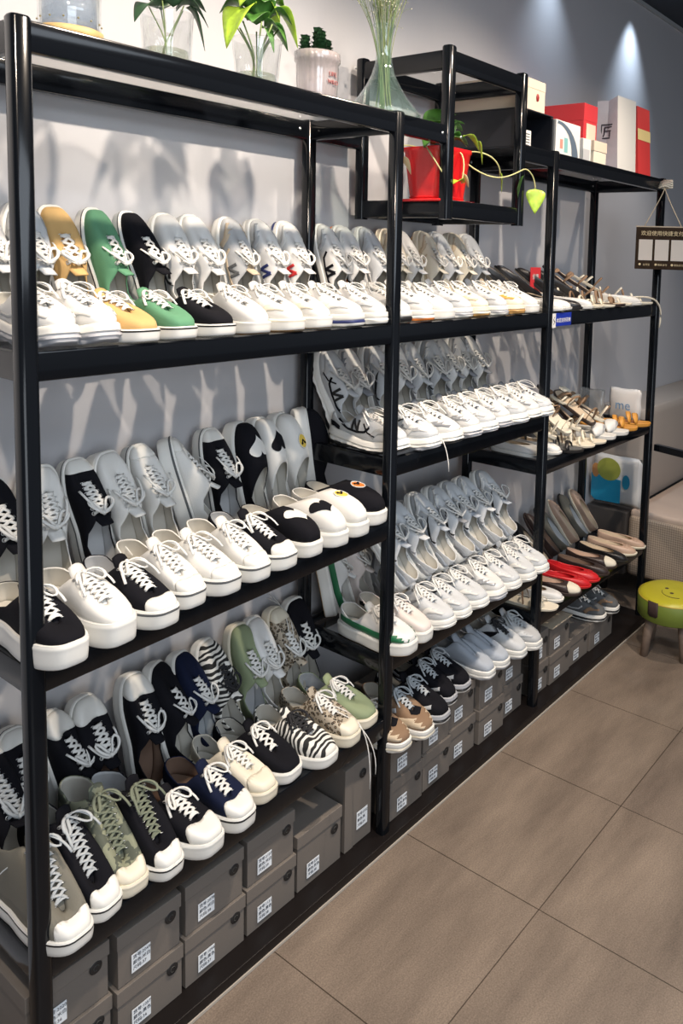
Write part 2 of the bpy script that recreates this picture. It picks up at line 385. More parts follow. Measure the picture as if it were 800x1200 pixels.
        if s.cap:
            co = Vector((s.L*s.capx, 0, s.hh)); no = Vector((1, 0, s.capsl)).normalized()
            bmesh.ops.bisect_plane(bm, geom=bm.verts[:]+bm.edges[:]+bm.faces[:], plane_co=co, plane_no=no, dist=1e-6)
            capbm = bm.copy()
            bmesh.ops.delete(capbm, geom=[f for f in capbm.faces if (f.calc_center_median()-co).dot(no) < 0], context='FACES')
            bmesh.ops.delete(bm, geom=[f for f in bm.faces if (f.calc_center_median()-co).dot(no) > 0], context='FACES')
        def solid(o, th, off, rim=0):
            md = o.modifiers.new('thick', 'SOLIDIFY'); md.thickness = th; md.offset = off; md.material_offset = 1; md.use_even_offset = False; md.material_offset_rim = rim
        o = build('upper', bm, [M[s.upper], M[s.lining]], root); solid(o, .0028, -1)
        if capbm:
            capbm.normal_update()
            o = build('toe_cap', capbm, [M[s.cap], M[s.cap]], root); solid(o, .0036, -.2)
        # --- tongue
        if s.opening == 'lace':
            bm = bmesh.new(); rows = []
            for i in range(13):
                t = i/12
                if t < .75:
                    u = .985-(.985-.60)*t/.75; Tp = s.T(u, 1); w = abs(Tp.y-s.cx(u)*.8)*.9+.006; c = Vector((Tp.x, s.cx(u)*.8, Tp.z-.0035))
                else:
                    q = (t-.75)/.25; Tp = s.T(.60, 1); c = Vector((Tp.x-.016*q*(.4 if s.high else 1.25), s.cx(.6)*.8, Tp.z-.0035+.021*q*(1.2 if s.high else 1))); w = .017-.003*q*q
                rows.append([bm.verts.new(c+Vector((0, w*v, -.006*v*v*(1 if t > .7 else .6)))) for v in (-1, -.5, 0, .5, 1)])
            for a, b in zip(rows, rows[1:]):
                for k in range(4): bm.faces.new((a[k], a[k+1], b[k+1], b[k]))
            o = build('tongue', bm, [M[s.tongue or s.upper], M[s.lining]], root); solid(o, .003, 0)
        # --- laces
        if s.opening == 'lace' and s.laces:
            bm = bmesh.new(); nl = s.laces
            ui = [.94-(.94-.625)*i/(nl-1) for i in range(nl)]
            rb = .0034
            def ep(u, sg):
                P = s.S(u, .93, sg); Tt = s.T(u, sg); o_ = (P-Tt).normalized()
                return Tt+o_*.0065+Vector((0, 0, .0022))
            def bar(ua, ub):
                A = ep(ua, 1); Bp = ep(ub, -1); mid = (A+Bp)/2+Vector((.001, 0, .0045))
                q = [A+Vector((0, .001, -.0018)), A, A*.6+mid*.4+Vector((0, 0, .0012)), mid, Bp*.6+mid*.4+Vector((0, 0, .0012)), Bp, Bp+Vector((0, -.001, -.0018))]
                tube(bm, q, rb, 6, 0, .40, Vector((.3, 0, 1)))
            bar(ui[0], ui[0])
            for i in range(nl-1):
                bar(ui[i], ui[i+1]); bar(ui[i+1], ui[i])
            if s.bow:
                bs = s.bows; k = (s.T(ui[-1], 1)+s.T(ui[-1], -1))/2+Vector((.002, 0, .008)); rr = random.Random(hash(root_name+s.upper) % 97 if False else nl*7+int(s.L*1e4))
                tube(bm, [k+Vector((-.004, 0, 0)), k+Vector((0, 0, .004)), k+Vector((.005, 0, 0))], .0042, 6, 0, .8)
                for sg in (1, -1):
                    a = rr.uniform(-.006, .012)
                    q = bez(k, k+Vector((.006, sg*.020, .016))*bs, k+Vector((.026+a, sg*.036, -.002))*bs, k+Vector((.030+a, sg*.024, -.010))*bs, 7)
                    q += bez(k+Vector((.030+a, sg*.024, -.010))*bs, k+Vector((.030, sg*.012, -.012))*bs, k+Vector((.010, sg*.010, .002)), k, 6)[1:]
                    tube(bm, q, .0034, 6, 0, .4)
                    b_ = rr.uniform(0, .02)
                    q = bez(k, k+Vector((-.004, sg*.014, .010)), k+Vector((.012+b_, sg*.030, .004))*bs, k+Vector((.036+b_, sg*(.034), -.022))*bs, 9)
                    tube(bm, q, .0030, 6, 0, .4)
            if s.eyelets:
                for u in ui:
                    for sg in (1, -1):
                        P = ep(u, sg)+Vector((0, sg*.0012, -.0012)); nn = (P-Vector((P.x, 0, s.hh-.01))).normalized()
                        t1 = Vector((1, 0, 0)); t2 = nn.cross(t1).normalized()
                        q = [P+nn*.0004+t1*.0042*math.cos(a)+t2*.0042*math.sin(a) for a in [2*PI*i/8 for i in range(9)]]
                        tube(bm, q, .0009, 4, 1, 1, nn, cap=False)
            build('laces', bm, [M[s.lace], M['metal']], root)
        # --- badges, overlays: ribbons and shapes lying on the upper
        def proj_pt(x, v, side):
            if side == 0:   # from above: x forward, v sideways
                loc, nn, _, _ = tree.ray_cast(Vector((x*s.L, v, .4)), Vector((0, 0, -1)))
            else:
                loc, nn, _, _ = tree.ray_cast(Vector((x*s.L, side*.2, s.hh+v)), Vector((0, -side, 0)))
            if loc is None: return None
            if nn.dot(Vector((0, side, 1 if side == 0 else 0))) < 0: nn = -nn
            return loc+nn*.0016
        def ribbon(bm, pts, w, side, taper=True):
            n_ = 18; P = [Vector((p[0]*s.L, p[1], 0)) for p in pts]
            # resample
            ls = [0]
            for a, b in zip(P, P[1:]): ls.append(ls[-1]+(b-a).length)
            def at(t):
                d = t*ls[-1]
                for i in range(len(P)-1):
                    if d <= ls[i+1]+1e-9: return P[i].lerp(P[i+1], (d-ls[i])/max(1e-9, ls[i+1]-ls[i]))
                return P[-1]
            prev = None
            for i in range(n_+1):
                t = i/n_; c = at(t); tg = (at(min(1, t+.03))-at(max(0, t-.03))).normalized(); nr = Vector((-tg.y, tg.x, 0))
                ww = w*(math.sin(PI*min(1, max(0, t*.9+.1)))**.6 if taper else 1)/2
                row = []
                for q in (-1, -.33, .33, 1):
                    p = c+nr*ww*q; r_ = proj_pt(p.x/s.L, p.y, side); row.append(bm.verts.new(r_) if r_ else None)
                if prev:
                    for k in range(3):
                        vs = [prev[k], prev[k+1], row[k+1], row[k]]
                        if all(vs): bm.faces.new(vs)
                prev = row
        for lg in s.logos:
            name, mm, pts, w = lg[:4]; taper = lg[4] if len(lg) > 4 else False; sides = lg[5] if len(lg) > 5 else (1, -1)
            for sd in sides:
                bm = bmesh.new()
                for seg in (pts if isinstance(pts[0][0], (list, tuple)) else [pts]): ribbon(bm, seg, w, sd, taper)
                if len(bm.faces): o = build(name, bm, M[mm], root); md = o.modifiers.new('thick', 'SOLIDIFY'); md.thickness = .0012; md.offset = 0
                else: bm.free()
        if s.heart or s.patch:
            bm = bmesh.new(); hx, sz, mm = (s.heart or s.patch)[:3]
            c = None; pr = []
            for ri in range(6):
                row = []
                for k in range(36):
                    t = 2*PI*k/36; rr = ri/5
                    if s.heart:
                        hy = 16*math.sin(t)**3/17; hz = (13*math.cos(t)-5*math.cos(2*t)-2*math.cos(3*t)-math.cos(4*t))/17
                    else:
                        hy = math.cos(t)*.8; hz = math.sin(t)
                    p = proj_pt(hx-hz*sz*rr/s.L, hy*sz*rr+(s.heart[3] if s.heart and len(s.heart) > 3 else 0), 0); row.append(bm.verts.new(p) if p else None)
                if pr:
                    for k in range(36):
                        vs = [pr[k], pr[(k+1) % 36], row[(k+1) % 36], row[k]]
                        if all(vs):
                            try: bm.faces.new(vs)
                            except ValueError: pass
                pr = row
            bmesh.ops.remove_doubles(bm, verts=bm.verts, dist=1e-6)
            if len(bm.faces): o = build('heart_motif' if s.heart else 'patch', bm, M[mm], root)
            if s.patch:
                bm = bmesh.new(); q = [proj_pt(hx-math.sin(t)*sz*1.05/s.L, math.cos(t)*.84*sz, 0) for t in [2*PI*i/20 for i in range(21)]]
                if all(q): tube(bm, q, .0016, 5); build('patch_border', bm, M['white'], root)
                bm.free() if not all(q) else None
                bm = bmesh.new()
                q = [proj_pt(hx-(.35*math.sin(3*t)+.15)*sz/s.L, math.cos(t)*.4*sz, 0) for t in [2*PI*i/16 for i in range(9)]]
                if all(q): tube(bm, [p+Vector((0, 0, .0008)) for p in q], .0018, 5); build('patch_motif', bm, M['black'], root)
        for st in s.strings:
            bm = bmesh.new(); tube(bm, bez(*st, n=12), .0018, 6, 0, .6); build('loose_lace', bm, M[s.lace], root)
        return root
    def sandal(s, root):
        for (u, hgt, w, mm) in s.logos:
            bm = bmesh.new(); a = s.outline(u, 1, -.002); b = s.outline(u, -1, -.002); z = s.hh-.004
            q = [Vector((a.x-.012*math.sin(PI*i/12), a.y+(b.y-a.y)*(1-math.cos(PI*i/12))/2, z+hgt*math.sin(PI*i/12)**.8)) for i in range(13)]
            tube(bm, q, w, 8, 0, .3, Vector((1, 0, .0001)).cross(Vector((0, 1, 0))) if False else Vector((0, 0, 1)))
            build('strap', bm, M[mm], root)
        return root

KP = {}
TRUE = True
def N_logo(x, z, c, s=.030):
    return ('side_letter', c, [[(x-.055, z-s*.45), (x-.03, z+s*.45)], [(x-.03, z+s*.45), (x+.03, z-s*.45)], [(x+.03, z-s*.45), (x+.055, z+s*.45)]], .0075)
def swoosh(c, x=.44, z=.016, w=.010):
    return ('side_mark', c, [(x-.13, z+.010), (x-.09, z-.002), (x-.02, z), (x+.10, z+.012), (x+.2, z+.024)], w, True)
def panels(c, c2=None):
    return [('overlay', c, [(.70, .002), (.76, .018), (.86, .022), (.97, .018)], .014, False), ('overlay', c2 or c, [(.02, .012), (.12, .014), (.20, .004)], .022, False),
            ('overlay', c2 or c, [(.24, .028), (.34, .012), (.48, .008), (.60, .012), (.66, .026)], .006, False)]
KSTR = dict(strings=[((.15, -.01, .09), (.22, .04, .08), (.28, .03, .04), (.285, .03, -.06))])
base_vulc = dict(hh=.030, ht=.026, stripe='blackrub', zh=.066, zs=.048, zt=.076, zv=.050)
KINDS = {
 'tan_vulc': dict(base_vulc, upper='tan', laces=5), 'green_vulc': dict(base_vulc, upper='green', laces=5), 'black_vulc': dict(base_vulc, upper='black', laces=5),
 'w_chunk': dict(upper='wleather', hh=.042, ht=.036, chunky=.8, stripe='greyrub', out='greyrub', wave=.003, spring=.010, logos=panels('white', 'ltgrey')),
 'w_plain': dict(upper='wleather', hh=.032, ht=.028, stripe=None, logos=[('overlay', 'white', [(.03, .010), (.14, .014), (.2, .004)], .02)]),
 'w_loop': dict(upper='wleather', hh=.032, ht=.026, logos=[('side_mark', 'blackrub', [[(.32, .028), (.36, .012), (.44, .006), (.5, .014), (.46, .026), (.38, .022)]], .006), ('heel_patch', 'pink', [(.02, .02), (.12, .024)], .02)]),
 'w_gum': dict(upper='wleather', hh=.034, ht=.028, out='gum', stripe='rubcream', logos=panels('cream', 'beige')),
 'w_gumN': dict(upper='wleather', hh=.034, ht=.028, out='gum', lace='lace', logos=panels('cream')+[N_logo(.45, .024, 'gold')]),
 'w_redN': dict(upper='wleather', hh=.034, ht=.030, chunky=.5, stripe='blue', wave=.002, logos=panels('white')+[N_logo(.45, .024, 'red')]),
 'w_navyN': dict(upper='wleather', hh=.034, ht=.030, chunky=.5, stripe='rubber', wave=.002, logos=panels('ltgrey')+[N_logo(.45, .024, 'blue')]),
 'w_blackN': dict(upper='wleather', hh=.034, ht=.030, chunky=.5, stripe='blackrub', out='blackrub', logos=panels('ltgrey', 'black')+[N_logo(.45, .024, 'black')]),
 'greytan': dict(upper='ltgrey', hh=.032, ht=.028, tongue='beige', out='gum', logos=panels('beige', 'beige')+[N_logo(.45, .024, 'darkgrey')]),
 'w_orange': dict(upper='wleather', hh=.036, ht=.030, chunky=.5, stripe='orange', logos=panels('white', 'orange')+[swoosh('black')]),
 'w_orangeS': dict(upper='wleather', hh=.036, ht=.030, chunky=.5, out='orange', stripe='rubber', logos=panels('ltgrey', 'orange')),
 'beigesn': dict(upper='cream', hh=.036, ht=.030, chunky=.6, out='gum', stripe='rubcream', sole='rubcream', logos=panels('beige', 'beige')),
 'goldsn': dict(upper='cream', hh=.036, ht=.030, chunky=.6, out='gum', stripe='gum', sole='rubcream', tongue='beige', logos=panels('gold', 'beige')),
 'w_grey': dict(upper='mesh', hh=.036, ht=.030, chunky=.6, stripe='greyrub', logos=panels('ltgrey', 'white')),
 'black_plat': dict(upper='black', hh=.050, ht=.046, stripe=None, zh=.066, zs=.048, zt=.080, zv=.041, b=.79, toebox=.88, laces=6, W=.048),
 'white_plat': dict(upper='white', hh=.050, ht=.048, zh=.066, zs=.048, zt=.080, zv=.042, b=.79, toebox=.88, laces=7, W=.047),
 'black_cap': dict(upper='black', hh=.042, ht=.038, stripe='darkgrey', cap='rubber', capx=.885, capsl=.2, zv=.041, zt=.082, b=.80, toebox=.88, laces=7, lining='ltgrey', W=.044),
 'white_cap': dict(upper='white', hh=.042, ht=.038, stripe='darkgrey', cap='rubber', capx=.885, capsl=.2, zv=.041, zt=.082, b=.80, toebox=.88, laces=7, lining='lining', W=.044),
 'heart_b': dict(upper='black', hh=.042, ht=.038, opening='slip', b=.52, zh=.062, zs=.050, zt=.082, cw=.72, heart=(.73, .033, 'white', .004)),
 'heart_w': dict(upper='white', hh=.042, ht=.038, opening='slip', b=.52, zh=.062, zs=.050, zt=.082, cw=.72, heart=(.73, .033, 'black', .004)),
 'slip_w': dict(upper='white', hh=.042, ht=.038, opening='slip', b=.50, zh=.062, zs=.052, zt=.084, cw=.72, patch=(.68, .019, 'yellowpatch')),
 'slip_b': dict(upper='black', hh=.042, ht=.038, opening='slip', b=.50, zh=.062, zs=.052, zt=.084, cw=.72, patch=(.68, .019, 'orange')),
 'hi_khaki': dict(upper='khaki', hh=.034, ht=.030, stripe='blackrub', cap='rubber', capx=.895, capsl=.15, zv=.043, b=.80, toebox=.85, laces=9, high=.070, lace='lacegrey', W=.048, uc=.5,
                  strings=[((.10, .036, .12), (.08, .07, .10), (.05, .075, .03), (.06, .085, -.05))]),
 'hi_black': dict(upper='black', hh=.036, ht=.030, stripe='blackrub', cap='rubber', capx=.895, capsl=.15, zv=.043, b=.80, toebox=.85, laces=9, high=.066, lace='lacegrey'),
 'hi_camo': dict(upper='camo', hh=.034, ht=.030, stripe=None, cap='rubcream', capx=.895, capsl=.15, zv=.043, b=.80, toebox=.85, laces=9, high=.068, lace='lacegreen', sole='rubcream'),
 'hi_blackg': dict(upper='black', hh=.036, ht=.030, stripe='blackrub', cap='rubber', capx=.895, capsl=.15, zv=.043, b=.80, toebox=.85, laces=9, high=.055, lace='lacegreen', lining='ltgrey'),
 'thick_b': dict(upper='black', hh=.034, ht=.036, cap='rubber', capx=.86, capsl=.55, laces=6, zv=.050, b=.77, zt=.082, lining='linbrown', W=.047, toebox=.6),
 'thick_n': dict(upper='navy', hh=.036, ht=.036, cap='rubber', capx=.875, capsl=.5, stripe='blackrub', laces=6, zv=.048, b=.78, lining='linbrown', W=.046, toebox=.6),
 'cream_low': dict(upper='cream', hh=.030, ht=.030, cap='rubcream', capx=.86, laces=6, lining='lining', sole='rubcream'),
 'skate_b': dict(upper='black', hh=.034, ht=.030, stripe=None, laces=5, zv=.046, W=.050, bow=True),
 'skate_n': dict(upper='navy', hh=.034, ht=.034, stripe=None, laces=6, lining='lacegrey'),
 'zebra': dict(upper='zebra', hh=.032, ht=.030, laces=6, lace='laceblack', W=.049, zv=.054),
 'leopard': dict(upper='leopard', hh=.034, ht=.032, cap='rubcream', capx=.90, laces=6, sole='rubcream',
                 strings=[((.17, .01, .075), (.24, .045, .06), (.29, .03, .02), (.285, .03, -.13)), ((.17, -.01, .075), (.25, .02, .07), (.30, .045, .0), (.295, .04, -.09))]),
 'olive_low': dict(upper='olive', hh=.032, ht=.030, laces=6, lining='ltgrey', sole='rubcream', stripe=None, W=.049),
 'dad_bw': dict(bows=1.35, upper='mesh', hh=.044, ht=.034, chunky=1.3, out='blackrub', stripe='rubber', wave=.005, spring=.012, W=.047, logos=panels('ltgrey', 'black')+[N_logo(.46, .026, 'blackrub', .034), ('side_line', 'black', [(.58, .034), (.64, .012), (.74, .004)], .004)]),
 'dad_w': dict(bows=1.5, upper='mesh', hh=.044, ht=.034, chunky=1.2, out='greyrub', stripe='rubber', wave=.004, spring=.010, W=.047, tongue='midgrey', logos=panels('white', 'midgrey')+[swoosh('blackrub', w=.008), ('side_line', 'silver', [(.5, .034), (.62, .018), (.74, .016), (.86, .020)], .004)]),
 'dad_wb': dict(bows=1.35, upper='wleather', hh=.042, ht=.034, chunky=1.2, out='blackrub', stripe='rubber', wave=.004, spring=.010, W=.047, tongue='midgrey', logos=panels('midgrey', 'silver')+[N_logo(.45, .026, 'blackrub')]),
 'dad_wg': dict(bows=1.35, upper='wleather', hh=.044, ht=.034, chunky=1.3, out='greyrub', stripe='greyrub', wave=.005, spring=.010, W=.047, tongue='midgrey', logos=panels('silver', 'midgrey')+[('side_line', 'midgrey', [(.48, .036), (.6, .012), (.78, .012)], .005)]),
 'runner_w': dict(bows=1.35, upper='mesh', hh=.038, ht=.030, chunky=.8, stripe='rubber', wave=.003, spring=.012, logos=[swoosh('midgrey', w=.009)]+panels('white', 'silver')),
 'runner_b': dict(bows=1.35, upper='mesh', hh=.038, ht=.030, chunky=.8, stripe='rubber', wave=.003, spring=.012, tongue='greymesh', logos=[swoosh('blackrub', w=.008)]+panels('wleather', 'greymesh')),
 'green_str': dict(upper='wleather', hh=.036, ht=.036, out='gum', zv=.056, W=.048, laces=6, logos=[('side_stripe', 'grn', [(.10, .022), (.30, .014), (.60, .012), (.80, .012), (.90, .013), (.975, .014)], .018)]),
 'pinkw': dict(upper='pinkw', hh=.036, ht=.034, out='gum', zv=.054, laces=6, logos=[('heel_patch', 'black', [(.10, .03), (.2, .03)], .012)]),
 'tanrun': dict(upper='brown', hh=.034, ht=.028, chunky=.5, out='rubber', sole='rubber', stripe='rubcream', tongue='darkgrey', laces=6, lace='lacegrey', W=.046, logos=[('toe_guard', 'beige', [(.66, .004), (.8, .012), (.97, .012)], .022), ('overlay', 'ltgrey', [(.05, .02), (.2, .012), (.45, .012), (.62, .03)], .012), ('overlay', 'black', [(.76, -.018), (.80, 0), (.76, .018)], .022, False, (0,))]),
 'blackrun': dict(upper='black', hh=.036, ht=.028, chunky=.6, out='rubber', sole='greyrub', stripe='blackrub', laces=6, lace='lacegrey', logos=[('overlay', 'ltgrey', [[(.10, .03), (.25, .010), (.45, .008)], [(.45, .008), (.55, .032)], [(.70, .004), (.86, .016)]], .010)]),
 'greyknit': dict(upper='greymesh', hh=.036, ht=.030, chunky=.5, out='greyrub', sole='rubber', stripe='rubber', laces=0, lining='ltgrey'),
 'wblacklace': dict(upper='mesh', hh=.036, ht=.030, chunky=.5, lace='laceblack', out='greyrub', logos=[swoosh('black', w=.02)]),
 'greysn': dict(upper='ltgrey', hh=.036, ht=.030, chunky=.5, lace='lacegrey', logos=panels('mesh')),
 'sportdark': dict(upper='darkgrey', hh=.034, ht=.028, chunky=.6, out='rubber', sole='rubber', stripe='blackrub', laces=5, logos=panels('brown', 'ltgrey')),
 # flats
 'flat_black': dict(L=.218, W=.035, p=.75, hh=.016, ht=.010, opening='slip', a=.02, b=.72, cw=.72, zh=.066, zs=.052, zt=.046, upper='blackleather', sole='blackrub', out='cream', lining='beige', toebox=.9),
 'flat_brown': dict(L=.218, W=.035, p=.75, hh=.018, ht=.010, opening='slip', a=.02, b=.72, cw=.72, zh=.066, zs=.052, zt=.046, upper='darkbrown', sole='darkbrown', out='beige', lining='linbrown', toebox=.9),
 'flat_grey': dict(L=.218, W=.036, p=.65, hh=.018, ht=.010, opening='slip', a=.02, b=.72, cw=.72, zh=.066, zs=.052, zt=.048, upper='khaki', sole='blackrub', out='rubcream', lining='ltgrey', toebox=.9),
 'flat_red': dict(L=.218, W=.035, p=.75, hh=.018, ht=.010, opening='slip', a=.02, b=.70, cw=.72, zh=.066, zs=.052, zt=.046, upper='redleather', sole='redleather', out='redleather', lining='redleather', toebox=.9, logos=[('bow', 'redleather', [[(.80, -.018), (.79, .018)], [(.76, -.014), (.84, .014)], [(.84, -.014), (.76, .014)]], .008, False, (0,))]),
 'flat_pink': dict(L=.218, W=.035, p=.70, hh=.018, ht=.010, opening='slip', a=.02, b=.72, cw=.72, zh=.066, zs=.052, zt=.046, upper='pink', sole='cream', out='cream', lining='beige', toebox=.9, logos=[('bow', 'pink', [[(.80, -.020), (.79, .020)]], .016, False, (0,))]),
 'flat_white': dict(L=.218, W=.036, p=.62, hh=.018, ht=.012, opening='slip', a=.02, b=.70, cw=.72, zh=.064, zs=.05, zt=.048, upper='wleather', sole='rubber', out='cream', lining='beige', toebox=.85),
 'flat_cap': dict(L=.218, W=.036, p=.65, hh=.020, ht=.012, opening='slip', a=.02, b=.68, cw=.72, zh=.064, zs=.05, zt=.048, upper='darkbrown', cap='cream', capx=.80, sole='darkbrown', out='cream', lining='pink', toebox=.85),
 'sandal_cord': dict(L=.24, W=.040, p=.6, hh=.014, ht=.010, flat=True, sole='rubcream', out='cream', lining='cream', logos=[(.80, .024, .005, 'cream'), (.66, .036, .005, 'cream'), (.5, .052, .004, 'brown'), (.10, .060, .004, 'cream')]),
 'sandal_brown': dict(L=.24, W=.040, p=.6, hh=.016, ht=.012, flat=True, sole='darkbrown', out='darkbrown', lining='beige', logos=[(.80, .026, .010, 'brown'), (.55, .050, .006, 'brown'), (.12, .064, .005, 'brown')]),
 'sandal_black': dict(L=.24, W=.040, p=.6, hh=.016, ht=.012, flat=True, sole='blackrub', out='blackrub', lining='darkgrey', logos=[(.80, .026, .008, 'blackleather'), (.6, .044, .007, 'blackleather'), (.12, .060, .005, 'blackleather')]),
 'slide_white': dict(L=.24, W=.042, p=.55, hh=.022, ht=.018, flat=True, sole='rubber', out='rubber', lining='white', logos=[(.74, .036, .026, 'wleather')]),
 'slide_gold': dict(L=.24, W=.042, p=.55, hh=.020, ht=.016, flat=True, sole='gold', out='gold', lining='gold', logos=[(.76, .036, .012, 'gold'), (.64, .042, .010, 'gold')]),
}
KINDS['dad_ws'] = dict(KINDS['dad_w'], **KSTR)
DESC = { 'dad_ws': 'white chunky runner with trailing lace',  # look of each kind, category
 'tan_vulc': 'tan canvas lace-up sneaker', 'green_vulc': 'green canvas lace-up sneaker', 'black_vulc': 'black canvas lace-up sneaker', 'w_chunk': 'white chunky leather sneaker',
 'w_plain': 'plain white leather sneaker', 'w_loop': 'white sneaker with black loop mark', 'w_gum': 'cream sneaker with gum outsole', 'w_gumN': 'white sneaker with amber side letter',
 'w_redN': 'white sneaker with red side letter', 'w_navyN': 'white sneaker with navy side letter', 'w_blackN': 'white sneaker with black side letter', 'greytan': 'grey and tan suede sneaker',
 'w_orange': 'white sneaker with orange heel', 'w_orangeS': 'white sneaker with orange outsole', 'beigesn': 'beige panelled sneaker', 'goldsn': 'cream and amber sneaker', 'w_grey': 'pale grey mesh sneaker',
 'black_plat': 'black canvas platform sneaker', 'white_plat': 'white canvas platform sneaker', 'black_cap': 'black toe-cap canvas sneaker', 'white_cap': 'white toe-cap canvas sneaker',
 'heart_b': 'black slip-on with white heart', 'heart_w': 'white slip-on with black heart', 'slip_w': 'white slip-on with yellow patch', 'slip_b': 'black slip-on with orange patch',
 'hi_khaki': 'grey khaki high-top sneaker', 'hi_black': 'black high-top with pale laces', 'hi_camo': 'camouflage high-top sneaker', 'hi_blackg': 'black high-top with olive laces',
 'thick_b': 'black sneaker with thick white toe', 'thick_n': 'navy sneaker with thick white toe', 'cream_low': 'cream low canvas sneaker', 'skate_b': 'black low skate sneaker', 'skate_n': 'navy low sneaker with grey lining',
 'zebra': 'zebra-striped lace-up sneaker', 'leopard': 'leopard-print lace-up sneaker', 'olive_low': 'olive canvas lace-up sneaker', 'dad_bw': 'white chunky runner with black letter',
 'dad_w': 'white mesh chunky runner', 'dad_wb': 'white runner with black outsole', 'dad_wg': 'white and grey chunky runner', 'runner_w': 'white mesh running shoe', 'runner_b': 'white runner with black mark',
 'green_str': 'white leather sneaker with green stripe', 'pinkw': 'pinkish white leather sneaker', 'tanrun': 'brown and beige running shoe', 'blackrun': 'black and grey running shoe', 'greyknit': 'grey laceless knit sneaker',
 'wblacklace': 'white runner with black laces', 'greysn': 'light grey suede sneaker', 'sportdark': 'dark grey sports shoe', 'flat_black': 'black pointed flat', 'flat_brown': 'dark brown flat', 'flat_grey': 'grey khaki flat',
 'flat_red': 'red flat with bow', 'flat_pink': 'pink beige flat with band', 'flat_white': 'white leather flat', 'flat_cap': 'brown flat with cream toe', 'sandal_cord': 'beige cord sandal', 'sandal_brown': 'brown strappy sandal',
 'sandal_black': 'black strappy sandal', 'slide_white': 'white slide sandal', 'slide_gold': 'amber yellow sandal'}
GROUPS = {'sneaker': 'sneakers displayed on the rack', 'slip-on shoe': 'slip-on shoes on the middle shelf', 'running shoe': 'running shoes on the rack', 'flat shoe': 'flat shoes in the far bay', 'sandal': 'sandals in the far bay', 'high-top sneaker': 'high-top sneakers on the lower shelf'}
def kcat(k):
    if k.startswith('hi_'): return 'high_top_sneaker', 'high-top sneaker'
    if k.startswith('heart') or k.startswith('slip_'): return 'slip_on_shoe', 'slip-on shoe'
    if k.startswith('flat'): return 'flat_shoe', 'flat shoe'
    if k.startswith('sandal') or k.startswith('slide'): return 'sandal', 'sandal'
    if k.startswith('dad') or k.startswith('runner') or k in ('tanrun', 'blackrun', 'wblacklace', 'sportdark'): return 'running_shoe', 'running shoe'
    return 'sneaker', 'sneaker'
ORD = ['leftmost', 'second from left', 'third from left', 'fourth from left', 'fifth from left', 'sixth from left', 'seventh from left', 'eighth from left', 'ninth from left', 'tenth from left', 'eleventh from left', 'twelfth from left', 'thirteenth from left']
PROTO = {}; USED = set()
def put(k, loc, rot, label, scale=(1, 1, 1)):
    if k not in PROTO:
        nm, cat = kcat(k); PROTO[k] = Shoe(**KINDS[k]).make(nm, '', cat)
        PROTO[k]['group'] = GROUPS[cat]
        o = PROTO[k]
    else: o = copy_tree(PROTO[k])
    o['label'] = label
    o.matrix_world = Matrix.Translation(loc) @ rot.to_4x4() @ Matrix.Diagonal((*scale, 1))
    return o
def flat_rot(yaw=0, roll=0, pitch=0):
    return Matrix.Rotation(-PI/2+yaw, 3, 'Z') @ Matrix.Rotation(roll, 3, 'X') @ Matrix.Rotation(pitch, 3, 'Y')
def stand_rot(lean, tilt=0, turn=0):
    # toe up, sole to the wall, leaning back by lean; tilt sideways, turn about the vertical
    Xa = Vector((0, math.sin(lean), math.cos(lean))); Za = Vector((0, -math.cos(lean), math.sin(lean))); Ya = Za.cross(Xa)
    m = Matrix((Xa, Ya, Za)).transposed()
    return Matrix.Rotation(tilt, 3, 'Y') @ Matrix.Rotation(turn, 3, 'Z') @ m
def front_row(items, zf, place, ytoe=-.03):
    for i, it in enumerate(items):
        k, x = it[0], it[1]; yaw = it[2] if len(it) > 2 else R.uniform(-.06, .06); yt = it[3] if len(it) > 3 else ytoe+R.uniform(-.006, .006)
        L = KINDS[k].get('L', .262); rot = flat_rot(yaw); d = rot @ Vector((1, 0, 0)); toe = Vector((x, yt, zf(x)))
        put(k, toe-d*L, rot, f'{DESC[k]}, {ORD[i]}, {place}', (1, 1 if i % 2 else -1, 1))
def back_row(items, zf, place, lean=.24, ywall=.352):
    for i, it in enumerate(items):
        k, x = it[0], it[1]; turn = it[2] if len(it) > 2 else R.uniform(-.12, .18); ln = it[3] if len(it) > 3 else lean+R.uniform(-.03, .03); yw = it[4] if len(it) > 4 else ywall
        dz = it[5] if len(it) > 5 else 0; tilt = it[6] if len(it) > 6 else R.uniform(-.07, .07)
        L = KINDS[k].get('L', .262); s = KINDS[k].get('spring', .004)
        put(k, Vector((x, yw-L*math.sin(ln)-.004, zf(x)+.001+dz)), stand_rot(ln, tilt, turn), f'{DESC[k]}, {ORD[i]}, {place}', (1, .94 if i % 2 else -.94, 1))
zA2 = lambda x: Z2T
zA3 = lambda x: A3[0]+(A3[1]-A3[0])*x/X[1]+RH
zA4 = lambda x: A4[0]+(A4[1]-A4[0])*x/X[1]+RH
zB3 = lambda x: B3+RH
zB4 = lambda x: B4+RH
zC3 = lambda x: C3z+RH
zC4 = lambda x: C4z+RH
front_row([('w_chunk', .060, -.05), ('w_chunk', .138, .02), ('tan_vulc', .218), ('green_vulc', .304), ('black_vulc', .396), ('w_loop', .49), ('w_gum', .585), ('w_gumN', .682), ('w_redN', .785, .05), ('w_navyN', .878)], zA2, "front row, near bay's upper shelf", -.012)
back_row([('w_chunk', .055), ('w_grey', .135), ('tan_vulc', .222, .0), ('green_vulc', .312, .30), ('black_vulc', .40, .25), ('w_loop', .475), ('w_plain', .555), ('greytan', .645, .15), ('w_navyN', .745, .1), ('w_redN', .835, .1)], zA2, "back row, near bay's upper shelf")
